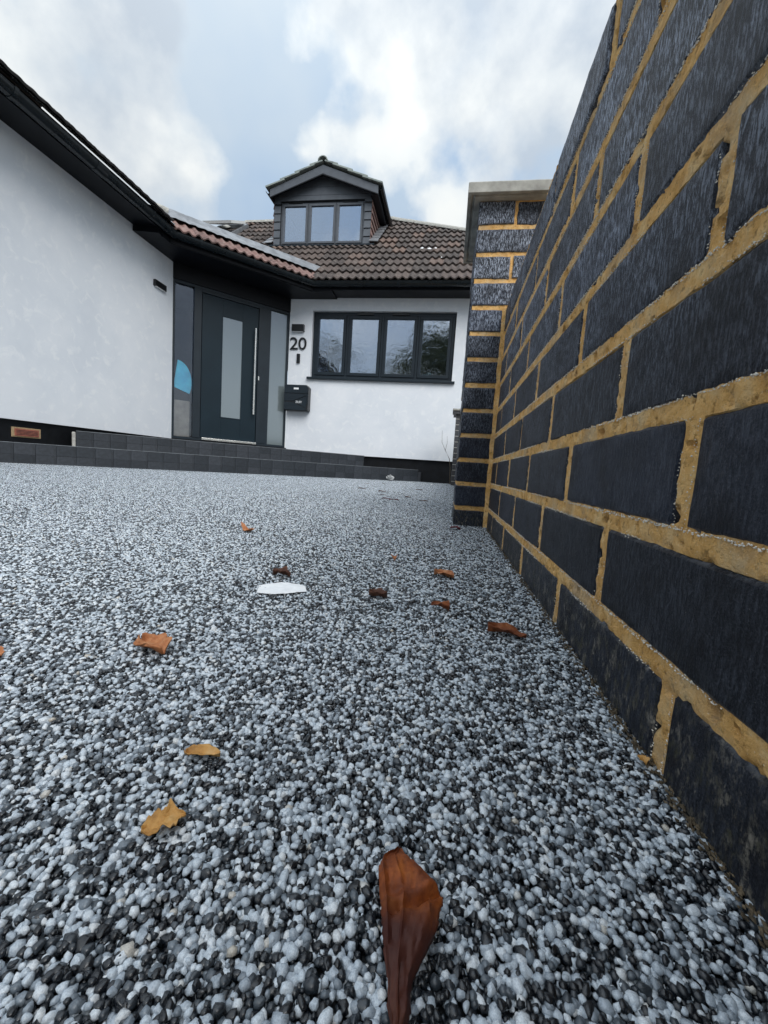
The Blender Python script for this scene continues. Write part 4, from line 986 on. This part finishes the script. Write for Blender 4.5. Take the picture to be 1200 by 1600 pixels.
for sg, x0 in ((-1, bl-.03), (1, br+.03)):
    q = MB(); q.sweep([(a*.8, b*.8+4.95) for a, b in gp+inner], [Vector((x0+sg*.012, YF+.02, 0)), Vector((x0+sg*.012, DF+1.2, 0))] if sg > 0 else [Vector((x0-.012, DF+1.2, 0)), Vector((x0-.012, YF+.02, 0))]); q.build('gutter', 'gutter', dor, smooth=True)
# tiles of the dormer roof, verge edge showing
slope = math.atan2(5.355-4.965, apx-bl)
for sg, xe in ((-1, bl), (1, br)):
    L_ = (apx-bl)/math.cos(slope)
    for j in range(4):
        for k in range(6):
            s0, s1 = j*L_/3.6-.06, min((j+1)*L_/3.6+.02, L_)
            if s0 >= L_: continue
            def pt(s, y, n_): return (xe-sg*(s*math.cos(slope)-n_*0)+sg*n_*math.sin(slope), y, 4.968+s*math.sin(slope)+n_*math.cos(slope))
            y0_, y1_ = YF-.04+k*.33, YF-.04+(k+1)*.33-.004
            ta, tb = .030, .004
            q = MB()
            A_ = [pt(s0, y0_, ta), pt(s0, y0_, ta+.030), pt(s1, y0_, tb+.026), pt(s1, y0_, tb)]
            q.prism([Vector(p) for p in A_], (0, y1_-y0_, 0)); q.build('roof_tile', 'tile_green', dor, bevel=.004)
caps(dor, (apx, YF-.05, 5.375), (apx, DF+1.5, 5.375), .085, 'tile_green')
# lead soakers at foot of the cheeks
for X_, sg in ((DX1, 1), (DX0, -1)):
    for k in range(7):
        s0 = (DF-.08-6.10)/c40+k*.21; q = MB()
        P_ = lambda s, u, n_: (X_+sg*u, 6.10+s*c40-n_*s40, 2.905+s*s40+n_*c40)
        q.prism([P_(s0, .0, .05), P_(s0, .17, .045), P_(s0+.23, .15, .036), P_(s0+.23, 0, .04)], (0, -.004, .008)); q.build('lead_flashing', 'lead', dor)
q = MB(); q.box((DX0-.05, DF-.12, DZ0-.06), (DX1+.1, DF+.0, DZ0-.036)); q.build('lead_apron', 'anthracite', dor)

# ================================================================== steps
steps = root('entrance_steps', (-2.4, 4.9, 0), 'two shallow charcoal block steps running diagonally below the front door', 'steps')
fst = frame((0, 0, 0), (1, 1, 0), (1, -1, 0))
def stepline(k, ua, ub, zt_, rows, dep, seed, left_end=False):
    """k: x-y of the riser line"""
    r = random.Random(seed); v = k*SQ        # distance along (1,-1)/sqrt2
    u = ua
    core = MB(); core.box((ua+.01, v-dep, -.02), (ub-.01, v-.012, zt_-.012), fst); core.build('step_core', 'plinth', steps)
    z = zt_
    for ri, h in enumerate(rows):
        u = ua-(.0 if ri == 0 else .06)*0
        while u < ub-.02:
            wd = .2*rng.uniform(.97, 1.02) if ri == 0 else .2
            e_ = min(u+.146, ub); q = MB(); jv = r.uniform(-.0012, .0012)
            q.box((u+.0008, v-.1, z-h+.0008), (e_-.0008, v+jv, z-.0006), fst)
            ob = q.build('block', r.choice(BL), steps, loc=fst(((u+e_)/2, v, z-h)), bevel=.0012)
            u = e_
        z -= h
    # tread slabs
    u = ua
    while u < ub-.02:
        e_ = min(u+.292, ub); q = MB(); q.box((u+.001, v-dep, zt_-.0118), (e_-.001, v-.101, zt_-.001), fst); q.build('tread_slab', 'block', steps); u = e_
BL = []; M['edge'] = simple('pale step edge', (.15, .165, .18), .6, ns=20, var=.3)
for i in range(5):
    c = (.017+.004*i, .022+.0042*i, .029+.0048*i); M['block%d' % i] = simple('charcoal block shade', c, .6, ns=34, var=.35, bs=.0012); BL.append('block%d' % i)
U = lambda x, y: (x+y)*SQ
stepline(-6.83, U(-3.86, 2.97), U(-.46, 6.37), .178, (.100, .09), .62, 5)
stepline(-7.45, U(-3.76, 3.69), U(-1.28, 6.17), .338, (.082, .09), 1.2, 6)
for (k_, ua_, ub_, zt__) in ((-6.83, U(-3.86, 2.97), U(-.46, 6.37), .178), (-7.45, U(-3.76, 3.69), U(-1.28, 6.17), .338)):
    q = MB(); q.box((ua_, k_*SQ-.02, zt__-.0006), (ub_, k_*SQ+.003, zt__+.005), fst); q.build('edge_trim', 'edge', steps)  # pale strip along the top edge of each step
box('end_slab', (-.46, 6.37, 0), (-.42, 6.53, .15), 'block', steps)
q = MB(); q.box((U(-3.76, 3.69)-.035, -7.45*SQ-.10, .16), (U(-3.76, 3.69)-.002, -7.45*SQ-.004, .33), fst); q.build('raw_end', 'mortar_grey', steps, bevel=.01)

# ================================================================== things on the walls
t = root('wall_light', (HX+.04, 5.03, 2.27), 'slim black box light high on the left white wall beside the entrance', 'wall light', 'black wall lights')
q = MB(); q.box((HX, 4.93, 2.285), (HX+.035, 5.14, 2.36)); q.build('lamp_body', 'black', t, bevel=.004); q = MB(); q.box((HX+.006, 4.95, 2.279), (HX+.030, 5.12, 2.2845)); q.build('lamp_lens', 'white_plastic', t)
t = root('wall_light', (-2.535, DY-.04, 2.24), 'small black box light fixed above the house number', 'wall light', 'black wall lights')
q = MB(); q.box((-2.634, DY-.055, 2.243), (-2.436, DY, 2.349)); q.build('lamp_body', 'black', t, bevel=.004); q = MB(); q.box((-2.62, DY-.045, 2.237), (-2.45, DY-.01, 2.2425)); q.build('lamp_lens', 'white_plastic', t)
def text_mesh(txt, size, ext, mat):
    c = bpy.data.curves.new('t', 'FONT'); c.body = txt; c.size = size; c.extrude = ext; c.resolution_u = 6
    ob = bpy.data.objects.new('t', c); COL.objects.link(ob); dg = bpy.context.evaluated_depsgraph_get(); dg.update()
    me = bpy.data.meshes.new_from_object(ob.evaluated_get(dg)); bpy.data.objects.remove(ob)
    me.materials.clear(); me.materials.append(M[mat]); return me
hn = root('house_number', (-2.525, DY, 1.97), 'black raised house number 20 between the wall light and the doorbell', 'house number')
for ch, x in (('2', -2.668), ('0', -2.525)):
    me = text_mesh(ch, .268, .008, 'black')
    co = np.empty(len(me.vertices)*3, np.float32); me.vertices.foreach_get('co', co); co = co.reshape(-1, 3)
    co[:, 0] -= co[:, 0].min(); co[:, 1] -= co[:, 1].min(); co[:, 0] *= .132/co[:, 0].max(); co[:, 1] *= .188/co[:, 1].max(); me.vertices.foreach_set('co', co.ravel())
    addobj('digit', me, hn, (x, DY-.012, 1.970), (R(90), 0, 0))
db = root('doorbell', (-2.518, DY, 1.76), 'slim black doorbell camera below the house number', 'doorbell')
q = MB(); q.box((-2.546, DY-.025, 1.757), (-2.490, DY, 1.905)); q.build('bell_body', 'black', db, bevel=.008)
q = MB(); q.tube([(-2.518, DY-.0252, 1.79), (-2.518, DY-.0285, 1.79)], .014, 14); q.build('bell_button', 'anthracite', db)
q = MB(); q.tube([(-2.518, DY-.0252, 1.875), (-2.518, DY-.029, 1.875)], .012, 14); q.build('lens', 'anthracite', db)
lb = root('letterbox', (-2.5, DY, .99), 'dark grey wall letterbox with angular grooved front left of the window', 'letterbox')
LX0, LX1, LZ0, LZ1, LD_ = -2.722, -2.285, 1.0, 1.4, .12
LX0 = -2.685
q = MB(); q.prism([(LX0, DY-LD_, LZ0), (LX1, DY-LD_, LZ0), (LX1, DY-LD_, LZ1-.035), (LX1-.035, DY-LD_, LZ1), (LX0, DY-LD_, LZ1)], (0, LD_, 0)); q.build('box_body', 'black', lb, bevel=.004)
q = MB(); q.prism([(LX0+.004, DY-LD_-.012, 1.268), (LX1-.006, DY-LD_-.012, 1.268), (LX1-.006, DY-LD_-.012, LZ1-.038), (LX1-.038, DY-LD_-.012, LZ1-.004), (LX0+.004, DY-LD_-.012, LZ1-.004)], (0, .011, 0)); q.build('flap', 'anthracite', lb, bevel=.003)
g_ = .010; yk = DY-LD_-.010; ym = .17
vx = LX0+.15; zm = 1.135
for poly in ([(LX0+.004, 1.26), (LX0+.004, zm+g_), (vx-.004, zm+g_), (LX1-.03, 1.235), (LX1-.03, 1.26)], [(LX0+.004, LZ0+.006), (LX0+.004, zm-g_), (vx-.004, zm-g_), (LX1-.03, 1.03), (LX1-.03, LZ0+.006)], [(vx+.008, zm), (LX1-.03, 1.225), (LX1-.03, 1.042)]):
    q = MB(); q.prism([(x, yk, z) for x, z in poly], (0, .009, 0)); q.build('front_panel', 'anthracite', lb, bevel=.0015)
q = MB(); q.box((LX1-.026, yk, LZ0+.10), (LX1-.006, yk+.009, 1.26)); q.build('front_panel', 'anthracite', lb)
q = MB(); q.box((LX1-.026, yk-.004, LZ0+.006), (LX1-.003, yk+.009, LZ0+.09)); q.build('catch', 'black', lb)
q = MB(); q.box((-2.525, DY-LD_-.0135, 1.325), (-2.445, DY-LD_-.0122, 1.352)); q.build('name_plate', 'paper', lb)
me = text_mesh('ZKURY', .052, .0004, 'paper'); addobj('lettering', me, lb, (-2.488, yk-.0012, 1.113), (R(90), 0, 0)).scale = (.62, 1, 1)
# bare twig leaning at the right end of the wall
tw = MB(); tw.tube([(.02, 6.28, .25), (-.0, 6.3, .38), (-.07, 6.33, .50), (-.13, 6.35, .62), (-.14, 6.36, .80)], [.006, .005, .004, .003, .0015], 6); tw.tube([(-.07, 6.33, .50), (-.05, 6.34, .62), (-.06, 6.35, .72)], [.003, .002, .001], 5)
tg = tw.build('twig', 'bark', None, loc=(.02, 6.28, 0)); tag(tg, 'thin bare twig against the white wall beside the distant brick pier', 'twig')
q = MB(); q.tube([(.035, 6.27, 0), (.02, 6.28, .26)], [.007, .006], 6); s_ = q.build('stem', 'bark', tg)

# ================================================================== leaves and litter
def leaf(name, loc, L_, W_, rz, mat, label, curl=.3, arch=.2, tip=.4, seed=0, ragged=.12, lift=.002, cat='leaf', fold=0, group='fallen leaves on the drive', nx=26, ny=12):
    """outline: width profile along its length; y is the long axis"""
    m = MB(); so = seed*3.7
    for i in range(nx+1):
        t = i/nx
        wd = W_*(math.sin(math.pi*min(1, (t*.97+.015))**(1-tip*.6))**.75)*(1+ragged*2*noise.noise(Vector((t*5, so, 0))))
        for j in range(ny+1):
            s = j/ny*2-1
            ed = 1+ragged*noise.noise(Vector((t*11, s*2, so+2)))*(abs(s)**2)
            x = s*wd/2*ed; y = (t-.5)*L_*(1+.05*s*noise.noise(Vector((so, t*3, 1))))
            z = arch*L_*math.sin(math.pi*t) + curl*W_*(s*s)*(.5+.5*noise.noise(Vector((t*2.2, so, 5)))) + .10*W_*noise.noise(Vector((t*4, s*2+so, 2))) + .05*W_*noise.noise(Vector((t*11, s*5+so, 8))) + .03*W_*(1-abs(s))**3*-1
            if fold and t > .55: z += fold*W_*(t-.55)*2
            m.v.append((x, y, z))
    for i in range(nx):
        for j in range(ny): a = i*(ny+1)+j; m.f.append((a, a+1, a+ny+2, a+ny+1))
    zmin = min(v[2] for v in m.v); m.v = [(x, y, z-zmin) for x, y, z in m.v]
    me = m.mesh(name, M[mat], True)
    me.polygons.foreach_set('use_smooth', [True]*len(me.polygons))
    o = addobj(name, me, None, (loc[0], loc[1], lift), (0, 0, rz)); so_ = o.modifiers.new('thickness', 'SOLIDIFY'); so_.thickness = .00035
    return tag(o, label, cat, group)
# big leaf in front: stalk end towards the camera
def gz(x, y, z):
    d = fw + r2*((x-600)/640.644) - u2*((y-800)/640.644); t = (z-.16)/d.z; return Vector((d.x*t, d.y*t, z))
m = MB(); rows_ = [(1640, 614, 626, .0055), (1610, 613, 629, .0060), (1596, 611, 634, .0066), (1580, 608, 641, .0075), (1560, 605, 644, .0082), (1540, 607, 643, .0086), (1520, 606, 646, .0090), (1500, 603, 655, .0098), (1475, 600, 668, .0106), (1450, 598, 679, .0112),
     (1430, 597, 687, .0112), (1412, 595, 688, .0104), (1402, 594, 693, .0098), (1390, 593, 692, .0104), (1378, 593, 684, .0116), (1362, 592, 671, .0118), (1347, 592, 656, .0108), (1337, 596, 646, .0098), (1330, 612, 636, .0085), (1326, 622, 629, .0075)]
SS = []
for i in range(len(rows_)-1):
    for q in range(4):
        t = q/4; SS.append([a+(b-a)*t for a, b in zip(rows_[i], rows_[i+1])])
SS.append(list(rows_[-1])); ny = 22
for i, (py, xl, xr, z) in enumerate(SS):
    a, b = gz(xl, py, z), gz(xr, py, z)
    for j in range(ny+1):
        s_ = j/ny; p = a.lerp(b, s_); x, y = p.x, p.y
        if j in (0, ny): x += .00045*noise.noise(Vector((y*700, j, 0)))+.0003*noise.noise(Vector((y*1900, j, 3)))
        h = z
        if s_ > .80: h -= .0035*((s_-.80)/.20)**1.3*(1 if py > 1400 else .5)       # right side rolls under
        if s_ < .16: h += .0016*(1-abs(s_-.07)/.09) if py < 1470 else 0            # folded left margin
        if s_ < .05: h -= .0020
        cr_ = 1412 + 34*(.45-s_)*(1 if s_ < .45 else .9) - 22*max(0, s_-.6)          # sharp crease line across, in rows
        dd = (py-cr_)/5.0
        h -= .0021*math.exp(-dd*dd)*min(1, s_*6) - .0010*math.exp(-((py-cr_+14)/7)**2)
        h += .0009*math.exp(-((s_-.42-.05*math.sin(py*.012))/.028)**2)
        h += .00085*noise.noise(Vector((x*190, y*190, 4)))+.0005*noise.noise(Vector((x*700, y*200, 9)))+.00028*noise.noise(Vector((x*1500, y*900, 5)))
        m.v.append((x, y+.0006*noise.noise(Vector((s_*7, y*90, 2))), h))
for i in range(len(SS)-1):
    for j in range(ny): a = i*(ny+1)+j; m.f.append((a, a+1, a+ny+2, a+ny+1))
me = m.mesh('leaf', M['leaf_big'], True, (0, .125, 0)); me.polygons.foreach_set('use_smooth', [True]*len(me.polygons))
o = addobj('leaf', me, None, (0, .125, 0)); sm_ = o.modifiers.new('thickness', 'SOLIDIFY'); sm_.thickness = .0004
tag(o, 'large rust brown dead leaf lying closest to the camera, narrow end forward', 'leaf', 'fallen leaves on the drive')
leaf('leaf', (-.227, .290), .038, .024, R(64), 'leaf_orange', 'orange brown curled leaf with ragged edge, left of the drive behind the golden scraps', .35, .05, .1, 1, .25)
leaf('leaf', (-.117, .188), .019, .0075, R(-82), 'leaf_gold', 'slim golden curled leaf scrap above the broken golden leaf', .5, .08, .3, 2, .2)
leaf('leaf', (-.108, .146), .017, .013, R(-50), 'leaf_gold', 'small broken golden leaf with a grey patch, left of the big leaf', .25, .08, .2, 3, .5)
leaf('leaf', (.071, .414), .038, .020, R(76), 'leaf_rust', 'dark rust coloured curled leaf near the foot of the brick wall', .55, .06, .1, 4, .2)
leaf('leaf', (.003, .469), .024, .020, R(60), 'leaf_rust', 'crumpled brown leaf in front of the small orange one, mid drive right', .45, .15, .1, 5, .4)
leaf('leaf', (.006, .628), .032, .026, R(70), 'leaf_orange', 'flat orange brown leaf in the middle distance, right of the white scrap', .45, .1, .1, 6, .3)
leaf('leaf', (-.074, .490), .023, .017, R(85), 'leaf_dark', 'dark cupped leaf right of the white paper scrap', .9, .02, .1, 7, .3)
leaf('leaf', (-.219, .535), .026, .018, R(88), 'leaf_dark', 'dark crumpled leaf directly behind the white paper scrap', .7, .15, .1, 8, .4)
leaf('leaf', (-.432, .850), .040, .020, R(70), 'leaf_orange', 'orange leaf with upturned pointed tip, farthest left of the nearer leaves', .3, -.12, .3, 9, .2, fold=.6)
leaf('leaf', (-.082, .705), .014, .010, R(20), 'leaf_orange', 'tiny upright orange leaf fragment in the middle of the drive', .9, .4, .1, 10, .4)
leaf('leaf', (.033, 1.19), .030, .022, R(75), 'leaf_wine', 'dark red leaf on the gravel at the foot of the brick pillar', .3, .1, .1, 11, .3)
leaf('leaf', (.124, .243), .007, .006, R(10), 'leaf_gold', 'tiny amber fragment wedged against the bottom brick course', .4, .2, .1, 12, .3)
leaf('leaf', (-.3265, .249), .016, .010, R(80), 'leaf_orange', 'brown leaf half cut off by the left edge of the picture', .4, .1, .1, 13, .3)
far = [(655, 766, 'curled dark leaf', 'on the gravel before the bare plinth', .05), (661, 784, 'dark folded leaf', 'nearest the pillar among the far scraps', .04), (597, 769, 'thin dark stalk', 'lying flat in front of the crumpled plastic', .05), (602, 780, 'small reddish leaf', 'left of the reddish pair', .035), (615, 782, 'reddish brown leaf', 'right of the reddish pair', .045),
       (573, 756, 'tiny dark leaf', 'closest to the lower step', .035), (599, 756, 'tiny dark speck of leaf', 'just below the crumpled plastic', .025), (565, 764, 'short dark leaf', 'farthest left of the scraps by the steps', .05), (637, 778, 'thin flat leaf', 'between the folded leaf and the curled leaf', .035), (598, 774, 'small brown leaf', 'directly behind the small reddish leaf', .03)]
def gp_(x, y):
    d = fw + r2*((x-600)/640.644) - u2*((y-800)/640.644); t = -.16/d.z; return (d.x*t, d.y*t)
for k, (x, y, a, b, s) in enumerate(far):
    X_, Y_ = gp_(x, y)
    leaf('leaf', (X_, min(Y_, 6.0)), s*1.2, s*.45, R(90)+rng.uniform(-.5, .5), 'leaf_wine' if 'red' in a else 'leaf_dark', a+' '+b, .35, .05, .1, 20+k, .3, nx=12, ny=6, group='leaf scraps near the steps')
# grit and torn mortar crumbs gathered along the foot of the wall
m = MB(); r = random.Random(77)
for i in range(1500):
    y = .07+1.2*r.random()**1.4; x = W-abs(r.gauss(0, .004))-.0005; s_ = r.uniform(.0004, .0013)
    crumb(m, x, y, .0012+r.uniform(0, .0012), s_)
gq = m.build('grit', 'grit', None, kind='stuff'); tag(gq, 'dark grit and mortar crumbs gathered where the brick wall meets the gravel', 'grit')
# paper scrap
m = MB(); pc = [gp_(x, y) for x, y in ((401, 929), (430, 931), (455, 929), (479, 927), (477, 919), (462, 915), (440, 912), (420, 915), (405, 917))]; outline = [(a+.183, b-.492) for a, b in pc]
n_ = len(outline); m.v = [(x, y, .0024+.0006*noise.noise(Vector((x*60, y*60, 1)))) for x, y in outline]+[(0, 0.0, .0032)]
m.f = [(i, (i+1) % n_, n_) for i in range(n_)]
me = m.mesh('paper_scrap', M['paper'], False); o = addobj('paper_scrap', me, None, (-.183, .492, 0)); s_ = o.modifiers.new('thickness', 'SOLIDIFY'); s_.thickness = .0004
sub = o.modifiers.new('sub', 'SUBSURF'); sub.subdivision_type = 'SIMPLE'; sub.levels = sub.render_levels = 4
tx_ = bpy.data.textures.new('creases', 'CLOUDS'); tx_.noise_scale = .012; dm = o.modifiers.new('creases', 'DISPLACE'); dm.texture = tx_; dm.strength = .0022; dm.mid_level = .5; dm.direction = 'Z'
tag(o, 'torn white paper scrap lying flat on the gravel', 'paper')
X_, Y_ = -.80, 5.75
M['film_litter'] = simple('crumpled clear plastic', (.34, .35, .35), .25, ns=20, var=.4)
lump('crumpled_plastic', (X_, Y_, .0), (.055, .04, .08), 'film_litter', 'crumpled grey white plastic lying against the lower step', 'litter', 8)
X_, Y_ = gp_(674, 758); lump('pebble', (X_, min(Y_, 5.6), .0), (.012, .012, .014), 'paper', 'single bright white pebble near the bare plinth', 'pebble', 9)

# ================================================================== behind the camera: what the windows reflect
def tree(x, y, h, seed, label, leafy):
    r = random.Random(seed)
    t = root('tree', (x, y, 0), label, 'tree', 'trees across the road')
    m = MB(); tips = []
    def br(p, d, l, rad, dep):
        n_ = 3; pts = [p]; q = p.copy(); dd = d.copy()
        for i in range(n_): dd = (dd+Vector((r.gauss(0, .12), r.gauss(0, .12), .05))).normalized(); q = q+dd*l/n_; pts.append(q.copy())
        m.tube(pts, [rad*(1-.45*i/n_) for i in range(n_+1)], 5, cap=False)
        if dep == 0: tips.append(q); return
        for k in range(3 if dep > 1 else 4): 
            nd_ = (dd+Vector((r.gauss(0, .55), r.gauss(0, .55), r.uniform(-.1, .5)))).normalized(); br(pts[r.choice((2, 3))], nd_, l*r.uniform(.6, .8), rad*.5, dep-1)
    br(Vector((x, y, 0)), Vector((0, 0, 1)), h*.34, h*.022, 4)
    m.build('trunk', 'bark', t)
    c = MB()
    for p in tips:
        for k in range(leafy):
            q = p+Vector((r.gauss(0, .35), r.gauss(0, .35), r.gauss(0, .3))); s = r.uniform(.05, .14); a = Vector((r.uniform(-1, 1), r.uniform(-1, 1), r.uniform(-1, 1))).normalized(); b_ = a.orthogonal().normalized()
            c.add([q-a*s, q+b_*s*.6, q+a*s, q-b_*s*.6], [(0, 1, 2, 3)])
    if leafy: c.build('crown', 'foliage', t, kind='stuff')
tree(-8.2, -9.5, 8.6, 1, 'bare spreading tree behind the viewer, reflected in the leftmost panes', 10)
tree(-4.6, -10, 7.4, 2, 'bushy tree behind the viewer, reflected in the middle panes', 22)
tree(-1.0, -8.8, 9.0, 3, 'large dark tree behind the viewer, filling the reflection in the rightmost pane', 46)
tree(9.5, -12, 7.5, 4, 'bare tree far right behind the viewer', 6)
hd = MB(); r = random.Random(4)
for i in range(5200):
    q = Vector((r.uniform(-13, 13), -8.2+r.gauss(0, .35), r.uniform(0, 1.7)**1.0)); s = r.uniform(.05, .13); a = Vector((r.uniform(-1, 1), r.uniform(-1, 1), r.uniform(-1, 1))).normalized(); b_ = a.orthogonal().normalized()
    hd.add([q-a*s, q+b_*s*.6, q+a*s, q-b_*s*.6], [(0, 1, 2, 3)])
o = hd.build('hedge', 'foliage', None, loc=(0, -8.2, 0)); tag(o, 'clipped green hedge along the far side of the road behind the viewer', 'hedge')
